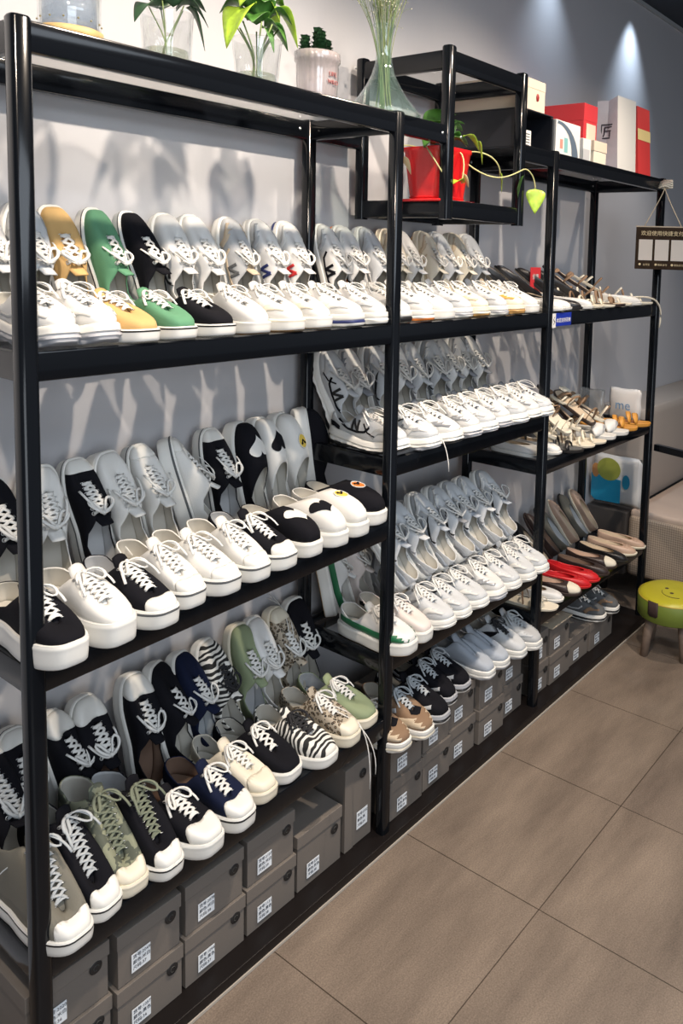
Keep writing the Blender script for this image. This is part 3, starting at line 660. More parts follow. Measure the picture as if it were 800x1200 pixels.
front_row([('w_blackN', .975), ('w_orangeS', .107+.96), ('w_plain', 1.165), ('w_grey', 1.26), ('beigesn', 1.35), ('w_grey', 1.445), ('goldsn', 1.54), ('w_plain', 1.63)], zA2, "front row, middle bay's upper shelf", -.012)
back_row([('w_blackN', .965, .1), ('w_orange', 1.05), ('w_grey', 1.14), ('beigesn', 1.23), ('w_plain', 1.32), ('beigesn', 1.41), ('w_grey', 1.50), ('beigesn', 1.59), ('w_grey', 1.68)], zA2, "back row, middle bay's upper shelf")
# near bay, middle shelf
front_row([('black_plat', .040, .03, -.065), ('white_plat', .135, .10, -.065), ('black_cap', .222, .08, -.07), ('white_cap', .304, .06), ('white_cap', .385, .06), ('white_cap', .466, .03), ('black_cap', .545, .10), ('heart_b', .630, .04), ('heart_w', .708), ('slip_w', .79), ('slip_b', .882, .12, -.02)], zA3, "front row, near bay's middle shelf", -.045)
back_row([('black_plat', .055, .1), ('white_plat', .165, -.1), ('black_cap', .25, .05, .28), ('white_plat', .325), ('white_cap', .405, .05, .27), ('white_cap', .50, .95), ('black_cap', .59, .1, .2), ('heart_b', .678, .35, .17), ('heart_w', .755, .2, .17), ('slip_w', .835, .25, .17), ('slip_b', .905, 1.1, .12)], zA3, "back row, near bay's middle shelf")
# near bay, lower shelf
front_row([('hi_khaki', .050, .10, -.05), ('hi_black', .125, .22, -.03), ('hi_camo', .182, .05, -.02), ('hi_blackg', .252, .12, -.04), ('thick_b', .338, .14, -.055), ('thick_n', .428, .14, -.05), ('cream_low', .515, .1, -.02), ('skate_b', .600, .16, -.01), ('zebra', .690, .10, -.04), ('leopard', .785, .10, -.03), ('olive_low', .870, .12, -.01)], zA4, "front row, near bay's lower shelf", -.03)
back_row([('hi_black', .03), ('black_cap', .10, .1), ('thick_b', .185, .5), ('thick_b', .272, .1, .28), ('thick_b', .362, .1, .26), ('skate_b', .440, .5), ('skate_n', .515, .3), ('zebra', .598, .3), ('olive_low', .680, .1, .18), ('w_plain', .752, .1), ('leopard', .82, .15, .18), ('skate_b', .894, .0, .12)], zA4, "back row, near bay's lower shelf")
# middle bay
front_row([('dad_bw', .972, .02, -.01), ('dad_ws', 1.068, .05), ('dad_wb', 1.165, .05), ('dad_wg', 1.26), ('dad_w', 1.35), ('dad_wg', 1.44), ('dad_w', 1.53), ('dad_wb', 1.615), ('dad_w', 1.69)], zB3, "front row, middle bay's middle shelf", -.045)
back_row([('dad_bw', .985), ('dad_wb', 1.07), ('dad_w', 1.16), ('dad_wg', 1.25), ('runner_w', 1.34), ('dad_w', 1.43), ('dad_wg', 1.51), ('dad_wb', 1.59), ('dad_wg', 1.67)], zB3, "back row, middle bay's middle shelf", .3)
front_row([('green_str', .972, .06, -.06), ('pinkw', 1.055, .06, -.05), ('runner_w', 1.15), ('runner_b', 1.235), ('runner_w', 1.325), ('dad_wg', 1.41), ('runner_b', 1.505), ('runner_w', 1.595), ('runner_w', 1.682)], zB4, "front row, middle bay's lower shelf", -.06)
back_row([('green_str', .985, .75, .2, .352, -.0), ('pinkw', 1.07, .5), ('runner_w', 1.16), ('runner_b', 1.25), ('runner_w', 1.34), ('dad_w', 1.425), ('runner_b', 1.51), ('runner_w', 1.59), ('dad_wg', 1.672)], zB4, "back row, middle bay's lower shelf", .22)
back_row([('runner_b', 1.10, .1, .60, .262, .088), ('runner_w', 1.20, .1, .60, .262, .088), ('runner_b', 1.29, 0, .60, .262, .088), ('dad_w', 1.38, .1, .60, .262, .088), ('runner_b', 1.47, 0, .60, .262, .088), ('runner_w', 1.56, .1, .60, .262, .088), ('runner_b', 1.645, 0, .60, .262, .088)], zB4, "middle row, middle bay's lower shelf")
back_row([('sandal_cord', 1.86, .6, 1.2, .25, .050), ('sandal_cord', 1.95, -.4, 1.15, .24, .052), ('sandal_cord', 2.05, .5, 1.2, .25, .050), ('sandal_brown', 2.15, -.3, 1.15, .24, .055), ('sandal_cord', 2.25, .5, 1.2, .25, .052)], zC3, "middle row, far bay's middle shelf")
# on the boxes below the middle bay
zbx = lambda x: .272
front_row([('tanrun', .960, .02, -.055), ('tanrun', 1.045, .02, -.07), ('blackrun', 1.135, .10, -.06), ('blackrun', 1.225, .08, -.02), ('blackrun', 1.31, .1, -.01), ('greyknit', 1.42, .05, -.03), ('greyknit', 1.505, .05, -.03), ('wblacklace', 1.60, .05, -.04), ('greysn', 1.685, .05, -.05)], zbx, 'on boxes under the middle bay')
# far bay
front_row([('flat_white', 1.80), ('flat_white', 1.87), ('flat_black', 1.95, .3), ('flat_white', 2.03, .3), ('sandal_cord', 2.12, .2), ('sandal_cord', 2.21, .4), ('sandal_brown', 2.30, .3), ('sandal_cord', 2.39, .4), ('flat_white', 2.48, .5), ('sandal_cord', 2.59, .5)], zA2, "front row, far bay's upper shelf", -.02)
back_row([('flat_black', 1.82, .9, .85), ('flat_black', 1.94, .9, .85), ('flat_black', 2.09, .7, .95), ('flat_black', 2.22, .7, .98), ('sandal_brown', 2.32, .5, .9), ('sandal_brown', 2.44, .5, 1.0), ('sandal_cord', 2.56, .5, 1.05)], zA2, "back row, far bay's upper shelf")
front_row([('flat_white', 1.775, .1, .01), ('flat_white', 1.85, .1, -.01), ('sandal_black', 1.94, .3), ('sandal_cord', 2.04, .3), ('sandal_cord', 2.13, .4), ('slide_white', 2.22, .3), ('slide_white', 2.33, .3), ('slide_gold', 2.44, .4), ('slide_gold', 2.56, .4)], zC3, "front row, far bay's middle shelf", -.05)
back_row([('sandal_cord', 1.80, .5, .9), ('sandal_brown', 1.90, .5, .8), ('sandal_cord', 2.0, .5, .9), ('sandal_cord', 2.10, .3, .9), ('sandal_brown', 2.20, .5, .9), ('sandal_brown', 2.30, .5, .8), ('sandal_cord', 2.40, -.3, 1.0), ('sandal_brown', 2.50, .4, 1.05)], zC3, "back row, far bay's middle shelf")
front_row([('sandal_cord', 1.80, .2, -.05), ('flat_white', 1.88, .4, -.03), ('flat_cap', 1.97, .3), ('flat_red', 2.06, .5), ('flat_red', 2.13, .3), ('flat_brown', 2.21, .3), ('flat_cap', 2.30, .3), ('flat_black', 2.39, .2), ('flat_pink', 2.49, .3), ('flat_pink', 2.59, .3)], zC4, "front row, far bay's lower shelf", -.05)
back_row([('flat_grey', 1.80, .2, .75), ('flat_brown', 1.90, .2, .7), ('flat_brown', 2.0, .2, .7), ('flat_black', 2.10, .2, .7), ('flat_brown', 2.20, .2, .65), ('flat_grey', 2.30, .2, .6), ('flat_pink', 2.40, .2, .55), ('flat_grey', 2.50, .2, .5), ('flat_pink', 2.60, .1, .5)], zC4, "back row, far bay's lower shelf")
front_row([('sportdark', 2.27, .15, -.02), ('sportdark', 2.375, .15, -.03)], lambda x: .152, 'on boxes under the far bay')
# ------------------------------------------------------------------ shoe boxes
card = mat('grey_card', (.155, .135, .118), .75, bump=.1, bscale=300, var=.06, vscale=4)
cardin = mat('card_inside', (.42, .36, .27), .9)
stick = mat('sticker_paper', (.78, .82, .86), .6); ink = mat('print_ink', (.03, .03, .04), .7)
boxdesc = []
def shoebox(x0, x1, y0, z0, h, label, upright=False, opened=False, texts=('货号:9502', '颜色:白黑', '尺码:37'), dep=.30):
    w = x1-x0; r = empty('shoe_box', (x0, y0, z0)); tag(r, label, 'shoe box', 'grey shoe boxes under the rack')
    bm = bmesh.new(); box(bm, .0012, w-.0012, .0015, dep-.001, 0, h-.001)
    build('box_body', bm, card, r, smooth=False, bevel=.001)
    bm = bmesh.new()
    if upright:   # lid faces sideways, its rim shows as a vertical band
        box(bm, -.001, w*.30, -.001, dep+.002, 0, h)
    else:
        lh = min(.032, h*.35)
        if opened: box(bm, -.002, w+.002, -.010, dep*.6, h-.001, h+.004, 1)
        else: box(bm, -.0015, w+.0015, -.0015, dep+.0015, h-lh, h)
    build('lid', bm, [card, cardin], r, smooth=False, bevel=.0012)
    # finger hole with printed round mark
    hx, hz = (w*.64, h*.83) if upright else (w*.83, h*.66)
    bm = bmesh.new(); lathe(bm, [(0, .0012), (.0110, .0012), (.0125, .0006), (.013, 0)], 20)
    o = build('round_mark', bm, M['blackrub'], r); o.location = (hx, -.0012 if not upright else .0014-.002, hz); o.rotation_euler = (PI/2, 0, 0)
    bm = bmesh.new(); tube(bm, [(.0055*math.cos(a), .0055*math.sin(a), .0016) for a in [2*PI*i/14 for i in range(12)]], .0006, 4)
    o2 = build('mark_print', bm, mat('print_grey', (.07, .07, .065), .6), o)
    lw, lh2 = .042, .040
    lx, lz = (w*.42, h*.18) if upright else (w*.20, h*.14)
    if upright: lw, lh2 = .042, .05
    bm = bmesh.new(); box(bm, 0, lw, -.0008, 0, 0, lh2); o = build('size_sticker', bm, stick, r, smooth=False); o.location = (lx, -.0009 if not upright else -.0009, lz)
    for i, t in enumerate(texts):
        text_mesh(t, lw*.22, ink, o, (lw*.07, -.0009, lh2*(.74-.30*i)), (PI/2, 0, 0), 'sticker_print')
    return r
W3 = lambda a, b, c: (a, b, c)
hA = .117
def two(x0, x1, y0, z0, h, lab, k, **kw):
    shoebox(x0, x1, y0, z0, h, f'grey shoe box under {lab}, bottom of its stack', texts=('货号:%d' % (1020+k*37), '颜色:黑色', '尺码:%d' % (35+k % 5)), **kw)
    shoebox(x0+.004, x1-.002, y0+.004, z0+h+.001, h, f'grey shoe box under {lab}, top of its stack', texts=('货号:%d' % (2020+k*29), '颜色:米白', '尺码:%d' % (36+k % 4)), **kw)
two(-.02, .145, .022, .031, hA, 'the khaki high-top at the near post', 0)
two(.152, .300, .012, .031, hA, 'the black and camouflage high-tops', 1)
two(.308, .466, .014, .031, hA, 'the thick-toe black sneaker', 2)
two(.474, .622, .016, .031, hA, 'the cream and black low sneakers', 3)
shoebox(.632, .785, .020, .031, .150, 'single wide grey shoe box beside the upright box', texts=('货号:2301', '颜色:灰色', '尺码:38'))
shoebox(.800, .905, .022, .031, .235, 'tall grey shoe box standing upright beside the second front post', upright=True, texts=('货号:2302', '颜色:黑', '尺码:39'))
two(.962, 1.108, .004, .031, hA, 'the brown and beige running shoes', 4)
two(1.116, 1.250, .010, .031, hA, 'the first black and grey running shoe', 5)
two(1.258, 1.400, .022, .031, hA, 'the third black and grey running shoe', 6)
two(1.410, 1.560, .012, .031, hA, 'the grey laceless knit sneakers', 7)
two(1.568, 1.705, .030, .031, hA, 'the light grey suede sneaker', 8)
two(1.762, 1.870, .020, .031, .115, "the far bay's left end", 9)
shoebox(1.878, 2.035, .014, .031, .115, 'grey shoe box in the far bay under the open box', texts=('货号:8817', '颜色:杏色', '尺码:36'))
shoebox(1.878, 2.030, .018, .147, .108, 'grey shoe box with raised pale lid in the far bay', opened=True, texts=('货号:8820', '颜色:杏色', '尺码:37'))
shoebox(2.043, 2.200, .020, .031, .117, 'grey shoe box left of the box carrying dark sports shoes', texts=('货号:7710', '颜色:咖色', '尺码:38'))
shoebox(2.208, 2.420, .016, .031, .117, 'grey shoe box carrying the dark grey sports shoes', texts=('货号:7712', '颜色:灰色', '尺码:40'))
# ------------------------------------------------------------------ things on the top shelf
TZ = 2.0-.008+.001
def cup(x, y, r0, r1, h, label, extra=None, thick=.003, wood=False):
    t = empty('glass_cup', (x, y, TZ)); tag(t, label, 'glass', 'plant glasses on the top shelf')
    bm = bmesh.new(); lathe(bm, [(0, .0), (r0*.95, 0), (r0, .004), (r0+(r1-r0)*.5, h*.5), (r1, h-.004), (r1+.002, h), (r1-thick, h), (r1-thick-.001, h-.006), (r0-thick, .012), (0, .010)], 40)
    build('glass_body', bm, clearglass, t)
    return t
water = glassmat('water', (.90, .93, .86), .2, .0, .12, (.62, .60, .45))
def water_in(t, r, z0, z1, tint=None):
    bm = bmesh.new(); lathe(bm, [(0, z0), (r, z0), (r, z1), (0, z1)], 32); build('water', bm, tint or water, t)
def leafgeo(bm, base, tip, width, droop=.02, mi=0, fold=.25, n=8):
    base = Vector(base); tip = Vector(tip); d = tip-base; L = d.length; s = d.cross(Vector((0, 0, 1)))
    if s.length < 1e-4: s = Vector((1, 0, 0))
    s.normalize(); prev = None
    up = s.cross(d).normalized()
    for i in range(n+1):
        t = i/n; w = 1.3*width*(math.sin(PI*t**.70)**.85)*(1-.15*t) if 0 < t < 1 else .0004
        c = base+d*t+Vector((0, 0, droop*(math.sin(PI*t)-.5*t)))
        row = [bm.verts.new(c+s*w*q+up*abs(q)*w*fold) for q in (-1, -.5, 0, .5, 1)]
        if prev:
            for k in range(4): bm.faces.new((prev[k], prev[k+1], row[k+1], row[k])).material_index = mi
        prev = row
leafg = mat('pothos_leaf', (.06, .17, .03), .4, var=.5, vscale=30); leafy = mat('pothos_leaf_lime', (.36, .55, .05), .4, var=.35, vscale=40)
leafd = mat('dark_leaf', (.025, .075, .03), .45, var=.4, vscale=40); stemm = mat('stem', (.20, .28, .09), .6)
def leafobj(name, leaves, parent, m):
    for lf in leaves:
        bm = bmesh.new(); leafgeo(bm, *lf); o = build(name, bm, m, parent); md = o.modifiers.new('thick', 'SOLIDIFY'); md.thickness = .0006
# 1: patterned glass with wooden ring
t = cup(.118, .062, .050, .052, .13, 'leftmost glass jar with wooden ring near the corner post')
water_in(t, .044, .012, .09, glassmat('bluish_water', (.75, .82, .9), .2, .05, .3, (.6, .66, .75)))
bm = bmesh.new(); lathe(bm, [(.0495, .004), (.0535, .004), (.0545, .022), (.0505, .024), (.0495, .004)], 40); build('wooden_ring', bm, mat('pale_wood', (.55, .38, .16), .5, var=.2, vscale=60), t)
bm = bmesh.new()
for i in range(14):
    a = 2*PI*i/14; bmesh.ops.create_icosphere(bm, subdivisions=1, radius=.002, matrix=Matrix.Translation((.0512*math.cos(a), .0512*math.sin(a), .036)))
build('bead_ring', bm, mat('olive_beads', (.22, .18, .07), .4), t)
# 2
t = cup(.306, .055, .045, .049, .100, 'second glass from left holding dark green trailing leaves')
water_in(t, .040, .012, .03)
p = empty('water_plant', (.306, .055, TZ+.03)); tag(p, 'dark green leafy cutting in the second glass from left', 'plant', 'plants on the top shelf')
bm = bmesh.new()
for i in range(5): tube(bm, bez((.01*math.cos(i), .01*math.sin(i*2), -.015), (0, 0, .03), (.02*math.cos(i*1.3), .02*math.sin(i*1.3), .05), (.035*math.cos(i*1.3), .035*math.sin(i*1.3), .085), 6), .0014, 5)
build('stem', bm, stemm, p)
leafobj('leaf', [((-.02, 0, .075), (-.075, -.01, .045), .022), ((0, -.02, .08), (-.02, -.06, .11), .024), ((.02, 0, .08), (.075, -.02, .10), .026), ((.035, -.01, .09), (.065, -.03, .02), .022), ((0, .02, .08), (.01, .07, .12), .026), ((-.02, .0, .085), (-.06, .02, .12), .022), ((.0, 0, .09), (.035, -.035, .09), .016), ((-.01, -.01, .09), (-.04, -.045, .12), .026), ((.01, 0, .1), (.06, .0, .14), .028), ((-.01, 0, .1), (-.045, -.01, .15), .03), ((.01, -.02, .085), (.055, -.055, .06), .022)], p, leafd)
# 3
t = cup(.525, .055, .044, .053, .100, 'third glass from left under bright lime leaves')
water_in(t, .040, .012, .028)
p = empty('pothos', (.525, .055, TZ+.03)); tag(p, 'bright lime green pothos in the third glass from left', 'plant', 'plants on the top shelf')
bm = bmesh.new()
for i in range(9):
    a = i*2.4; tube(bm, bez((.01*math.cos(a), .01*math.sin(a), -.012), (0, 0, .04), (.02*math.cos(a), .02*math.sin(a), .06), (.045*math.cos(a), .045*math.sin(a), .10), 6), .0018, 5)
build('stem', bm, stemm, p)
leafobj('leaf', [((-.025, -.01, .13), (-.095, -.02, .045), .034, .03), ((-.01, -.02, .15), (-.07, -.03, .13), .026), ((.0, -.02, .14), (.02, -.05, .12), .016), ((.03, -.01, .14), (.09, -.03, .085), .024, .03), ((.02, .02, .14), (.085, .03, .12), .026)], p, leafy)
leafobj('leaf', [((-.01, -.01, .10), (-.05, -.045, .10), .026), ((.01, -.01, .10), (.035, -.055, .075), .024), ((.02, 0, .10), (.07, -.02, .07), .026), ((-.02, .01, .12), (-.06, .05, .13), .03), ((.01, .02, .12), (.03, .07, .14), .03), ((0, -.015, .095), (.005, -.05, .05), .012), ((.0, 0, .12), (.01, .0, .18), .03), ((.02, -.01, .13), (.06, -.02, .16), .024), ((-.01, -.02, .11), (-.03, -.06, .145), .026), ((.01, -.02, .11), (.055, -.05, .12), .026), ((-.02, 0, .13), (-.06, -.01, .17), .03)], p, leafg)
# 4: ribbed pale jar with succulent
t = empty('ribbed_jar', (.705, .058, TZ)); tag(t, 'ribbed pale glass jar holding a small succulent', 'jar')
bm = bmesh.new()
for j, (rr, z) in enumerate([(0, 0), (.042, 0), (.046, .006), (.048, .05), (.049, .088), (.053, .092), (.053, .112), (.049, .114), (.046, .112), (.044, .09), (0, .088)]):
    ring = []
    for k in range(72):
        a = 2*PI*k/72; q = rr*(1+(.018*math.cos(a*24) if 1 < j < 8 else 0)); ring.append(bm.verts.new((max(q, 1e-5)*math.cos(a), max(q, 1e-5)*math.sin(a), z)))
    if j:
        for k in range(72): bm.faces.new((prev[k], prev[(k+1) % 72], ring[(k+1) % 72], ring[k]))
    prev = ring
build('jar_body', bm, glassmat('pink_frosted_glass', (.75, .72, .73), .3, .1, .45, (.62, .56, .56)), t)
text_mesh('LIFE', .014, mat('faded_print', (.30, .12, .12), .7), t, (-.010, -.0502, .056), (PI/2, 0, 0), 'jar_print', extrude=.0012)
text_mesh('WILD', .013, MATS['faded_print'], t, (-.014, -.0502, .038), (PI/2, 0, 0), 'jar_print', extrude=.0012)
p = empty('succulent', (.705, .058, TZ+.089)); tag(p, 'small dark green succulent with stubby leaves in the ribbed jar', 'plant', 'plants on the top shelf')
for st in range(7):
    a = st*2.1; rx = .030*math.cos(a)*(1 if st else 0); ry = .030*math.sin(a)*(1 if st else 0); hh = .072 if st == 0 else R.uniform(.038, .06)
    bm = bmesh.new()
    for lv in range(6):
        for q in range(5):
            b = q*2*PI/5+lv*.6; z = hh*(.25+.15*lv); rr = .016*(1-.08*lv)
            leafgeo(bm, (rx, ry, z-.006), (rx+1.35*rr*math.cos(b), ry+1.35*rr*math.sin(b), z+.012), .0085, .004, n=5)
    build('rosette', bm, leafd, p)
# vase with dried flowers
v = empty('glass_vase', (.955, .075, TZ)); tag(v, 'clear green-tinted flask vase with wide base and thin neck', 'vase')
bm = bmesh.new()
lathe(bm, [(0, 0), (.085, .0), (.098, .006), (.100, .014), (.088, .030), (.066, .055), (.046, .085), (.031, .115), (.023, .145), (.020, .175), (.021, .205), (.025, .23), (.029, .240), (.027, .240), (.0185, .205), (.0178, .175), (.021, .145), (.029, .115), (.044, .085), (.064, .055), (.085, .029), (.096, .014), (.08, .004), (0, .004)], 48)
build('vase_body', bm, vaseglass, v)
bm = bmesh.new(); tube(bm, [(.0285*math.cos(2*PI*i/24), .0285*math.sin(2*PI*i/24), .2405) for i in range(25)], .0018, 6); build('rim', bm, vaseglass, v)
p = empty('dried_flowers', (.955, .075, TZ)); tag(p, 'bunch of dried baby\'s breath standing in the flask vase', 'flowers')
straw = mat('dried_stem', (.20, .24, .10), .7); strawg = mat('dried_green', (.12, .20, .08), .7); bud = mat('pale_buds', (.78, .74, .60), .8)
bm = bmesh.new(); bmg = bmesh.new(); bmb = bmesh.new()
for i in range(46):
    a = R.uniform(0, 2*PI); e = R.uniform(.02, .13); hh = R.uniform(.30, .42); r0 = R.uniform(.0, .03); rn = R.uniform(.002, .014)
    P = bez((r0*math.cos(a+1), r0*math.sin(a+1), .008), (rn*math.cos(a), rn*math.sin(a), .12), (rn*math.cos(a), rn*math.sin(a), .24), (e*math.cos(a), e*math.sin(a)*.8, hh), 12)
    tube(bm if i % 2 else bmg, P, .0009, 4)
    for q in range(7):
        b = Vector(P[R.randint(9, 12)]); tp = b+Vector((R.uniform(-.03, .03), R.uniform(-.03, .03), R.uniform(.0, .04)))
        tube(bm, [b, (b+tp)/2+Vector((0, 0, .004)), tp], .0004, 3); bmesh.ops.create_icosphere(bmb, subdivisions=1, radius=R.uniform(.0010, .0019), matrix=Matrix.Translation(tp))
build('stem_bundle', bm, straw, p); build('green_stems', bmg, strawg, p); o = build('buds', bmb, bud, p); o['kind'] = 'stuff'
# black open case, boxes, bags
def simple_box(name, x0, x1, y0, y1, z0, z1, m, label, cat, bev=.002, rz=0):
    r = empty(name, (x0, y0, z0), rz); tag(r, label, cat)
    return r, x1-x0, y1-y0, z1-z0
blackcase = mat('black_case', (.012, .014, .020), .35)
r = empty('storage_case', (1.535, .012, TZ)); tag(r, 'black open-fronted storage case beside the cube frame', 'storage case')
w, d, h = .205, .29, .128
bm = bmesh.new(); box(bm, 0, w, 0, d, 0, .005); box(bm, 0, .005, 0, d, .005, h-.005); box(bm, w-.012, w, 0, d, .005, h-.005); box(bm, 0, w, 0, d, h-.005, h); box(bm, .005, w-.012, d-.005, d, .005, h-.005)
build('case_shell', bm, blackcase, r, smooth=False, bevel=.002)
bm = bmesh.new(); box(bm, w-.012, w-.002, -.006, 0, .01, h-.01); build('door_edge', bm, mat('dark_steel', (.08, .09, .10), .4, metal=.6), r, smooth=False, bevel=.002)
r = empty('small_carton', (1.60, .04, TZ+.006)); tag(r, 'small white printed carton inside the black storage case', 'carton')
bm = bmesh.new(); box(bm, 0, .045, 0, .03, 0, .062); build('carton_body', bm, M['white'], r, smooth=False, bevel=.001)
bm = bmesh.new()
for i in range(5): box(bm, .008, .036, -.0006, 0, .012+i*.009, .015+i*.009)
build('printed_lines', bm, ink, r, smooth=False)
r = empty('cream_shoe_box', (1.545, .02, TZ+h+.001)); tag(r, 'cream shoe box with a dark red dot on the black case', 'shoe box')
cream = mat('cream_card', (.70, .58, .46), .6)
bm = bmesh.new(); box(bm, .001, .149, .001, .27, 0, .098); build('box_body', bm, cream, r, smooth=False, bevel=.001)
bm = bmesh.new(); box(bm, 0, .15, 0, .271, .070, .100); build('lid', bm, cream, r, smooth=False, bevel=.001)
bm = bmesh.new(); lathe(bm, [(0, .001), (.010, .001), (.0105, 0)], 20); o = build('round_mark', bm, mat('dark_red', (.30, .02, .02), .5), r); o.location = (.10, -.0002, .045); o.rotation_euler = (PI/2, 0, 0); o.scale = (.8, 1.2, 1)
redc = mat('red_card', (.62, .035, .045), .45)
r = empty('red_box', (2.075, .075, TZ)); tag(r, 'large red gift box behind the white arc-printed box', 'box')
bm = bmesh.new(); box(bm, .001, .109, .001, .27, 0, .235); build('box_body', bm, redc, r, smooth=False, bevel=.001)
bm = bmesh.new(); box(bm, 0, .11, 0, .271, .175, .238); build('lid', bm, redc, r, smooth=False, bevel=.001)
bm = bmesh.new(); box(bm, .02, .095, -.0015, 0, .09, .165); build('end_label', bm, cream, r, smooth=False)
r = empty('printed_box', (1.765, .015, TZ)); tag(r, 'white box with a dark blue curved band at far bay\'s left end', 'box')
bm = bmesh.new(); box(bm, 0, .175, 0, .22, 0, .125); build('box_body', bm, M['white'], r, smooth=False, bevel=.001)
bm = bmesh.new(); pv = None
for i in range(17):
    t_ = i/16; a = t_*PI/2; x = .012+.150*math.sin(a); z = .120*math.cos(a); x2 = max(.0, x-.020*(.2+t_)*1.4); z2 = z-.0*t_
    cur = [bm.verts.new((x, -.0008, z+.002)), bm.verts.new((max(.002, x-.004-.045*t_), -.0008, max(.001, z-.008)))]
    if pv: bm.faces.new((pv[0], pv[1], cur[1], cur[0]))
    pv = cur
build('curved_band', bm, mat('slate_blue', (.10, .14, .19), .5), r, smooth=False)
bm = bmesh.new(); box(bm, .03, .05, -.0006, 0, .03, .062); build('printed_mark', bm, mat('pale_red_print', (.7, .25, .2), .6), r, smooth=False)
bm = bmesh.new(); box(bm, .06, .085, -.0006, 0, .02, .07); build('printed_mark', bm, mat('teal_print', (.2, .45, .45), .6), r, smooth=False)
r = empty('small_white_box', (1.960, .012, TZ)); tag(r, 'small white box between arc-printed box and beige box', 'box')
bm = bmesh.new(); box(bm, 0, .062, 0, .12, 0, .088); build('box_body', bm, M['white'], r, smooth=False, bevel=.002)
bm = bmesh.new(); box(bm, -.0006, .050, -.0006, 0, .004, .05); build('grey_panel', bm, M['ltgrey'], r, smooth=False)
r = empty('small_beige_box', (2.035, .006, TZ)); tag(r, 'small beige lidded box in front of the red box', 'box')
bm = bmesh.new(); box(bm, .002, .103, .002, .13, 0, .07); build('box_body', bm, M['cream'], r, smooth=False, bevel=.001)
bm = bmesh.new(); box(bm, 0, .105, 0, .132, .052, .090); build('lid', bm, cream, r, smooth=False, bevel=.001)
def papbag(name, x, y, w, d, h, m, label, rz=0, pinch=.6):
    r = empty(name, (x, y, TZ), rz); tag(r, label, 'paper bag')
    bm = bmesh.new(); N_ = 8; rings = []
    for i in range(N_+1):
        t_ = i/N_; dd = d*(1-pinch*.35*t_**2); oy = (d-dd)/2; gus = .25*dd*t_**1.5*.5
        rings.append([bm.verts.new(p_) for p_ in ((0, oy, h*t_), (w, oy, h*t_), (w-gus, oy+dd/2, h*t_), (w, oy+dd, h*t_), (0, oy+dd, h*t_), (gus, oy+dd/2, h*t_))])
    for a, b in zip(rings, rings[1:]):
        for k in range(6): bm.faces.new((a[k], a[(k+1) % 6], b[(k+1) % 6], b[k]))
    bm.faces.new(rings[0][::-1])
    o = build('bag_body', bm, m, r, smooth=False); md = o.modifiers.new('thick', 'SOLIDIFY'); md.thickness = .0008
    return r
greybag = mat('silver_grey_paper', (.50, .51, .56), .5, var=.12, vscale=10)
r = empty('paper_carrier', (2.245, .010, TZ)); tag(r, 'white and silver paper bag with large black character', 'paper bag')
bm = bmesh.new()
v0 = [(0, 0, 0), (.17, 0, 0), (.17, .11, 0), (0, .11, 0)]; N_ = 6; rings = []
for i in range(N_+1):
    t_ = i/N_; rings.append([bm.verts.new(p_) for p_ in ((0, .012*t_, .29*t_), (.17, .012*t_, .295*t_), (.17-.02*t_, .055, .29*t_), (.17, .11-.012*t_, .29*t_), (0, .11-.012*t_, .275*t_), (.012*t_, .055, .275*t_))])
for a, b in zip(rings, rings[1:]):
    for k in range(6):
        f = bm.faces.new((a[k], a[(k+1) % 6], b[(k+1) % 6], b[k])); f.material_index = 1 if k >= 4 else 0
bm.faces.new(rings[0][::-1])
o = build('bag_body', bm, [M['white'], greybag], r, smooth=False); md = o.modifiers.new('thick', 'SOLIDIFY'); md.thickness = .0008
text_mesh('匠', .068, ink, r, (.004, .088, .13), (PI/2, 0, -PI/2), 'bag_character')
text_mesh('心', .026, ink, r, (.004, .108, .14), (PI/2, 0, -PI/2), 'bag_character')
r = empty('red_carrier', (2.445, .010, TZ)); tag(r, 'red paper bag with a yellow band at the shelf end', 'paper bag')
bm = bmesh.new(); rings = []
for i in range(8):
    t_ = i/7; rings.append([bm.verts.new(p_) for p_ in ((0, .0+.02*t_, .285*t_), (.125, .02*t_, .285*t_), (.125-.02*t_, .05, .285*t_), (.125, .10-.02*t_, .285*t_), (0, .10-.02*t_, .285*t_), (.02*t_, .05, .285*t_))])
for q, (a, b) in enumerate(zip(rings, rings[1:])):
    for k in range(6):
        f = bm.faces.new((a[k], a[(k+1) % 6], b[(k+1) % 6], b[k]))
bm.faces.new(rings[0][::-1])
o = build('bag_body', bm, mat('red_paper', (.70, .05, .05), .45), r, smooth=False); md = o.modifiers.new('thick', 'SOLIDIFY'); md.thickness = .0008
bm = bmesh.new(); v_ = [bm.verts.new(p_) for p_ in ((-.0012, .012, .150), (.1262, .012, .150), (.1262, .0155, .195), (-.0012, .0155, .195))]
for q in v_: q.co.y = .02*q.co.z/.285-.0014
bm.faces.new(v_); o = build('yellow_band', bm, mat('yellow_print', (.85, .68, .30), .5), r, smooth=False)
# ------------------------------------------------------------------ cube: red pot and trailing pothos
PZ = CB+RH-.006
r = empty('red_pot', (1.205, .085, PZ)); tag(r, 'glossy red square plant pot on the cube frame\'s lower shelf', 'plant pot')
redgl = mat('red_glazed', (.62, .012, .015), .25, coat=.4)
bm = bmesh.new(); rr_ = [(.062, 0), (.064, .006), (.062, .008), (.076, .132), (.079, .136), (.079, .146), (.073, .146), (.070, .125)]; prev = None
for j, (q, z) in enumerate(rr_):
    ring = []
    for k in range(32):
        a = 2*PI*(k+.5)/32; c_, s_ = math.cos(a), math.sin(a); f_ = 1/(abs(c_)**8+abs(s_)**8)**(1/8)
        ring.append(bm.verts.new((q*c_*f_, q*s_*f_, z)))
    if prev:
        for k in range(32): bm.faces.new((prev[k], prev[(k+1) % 32], ring[(k+1) % 32], ring[k]))
    else: bm.faces.new(ring[::-1])
    prev = ring
bm.faces.new(prev); build('pot_body', bm, redgl, r, auto=40)
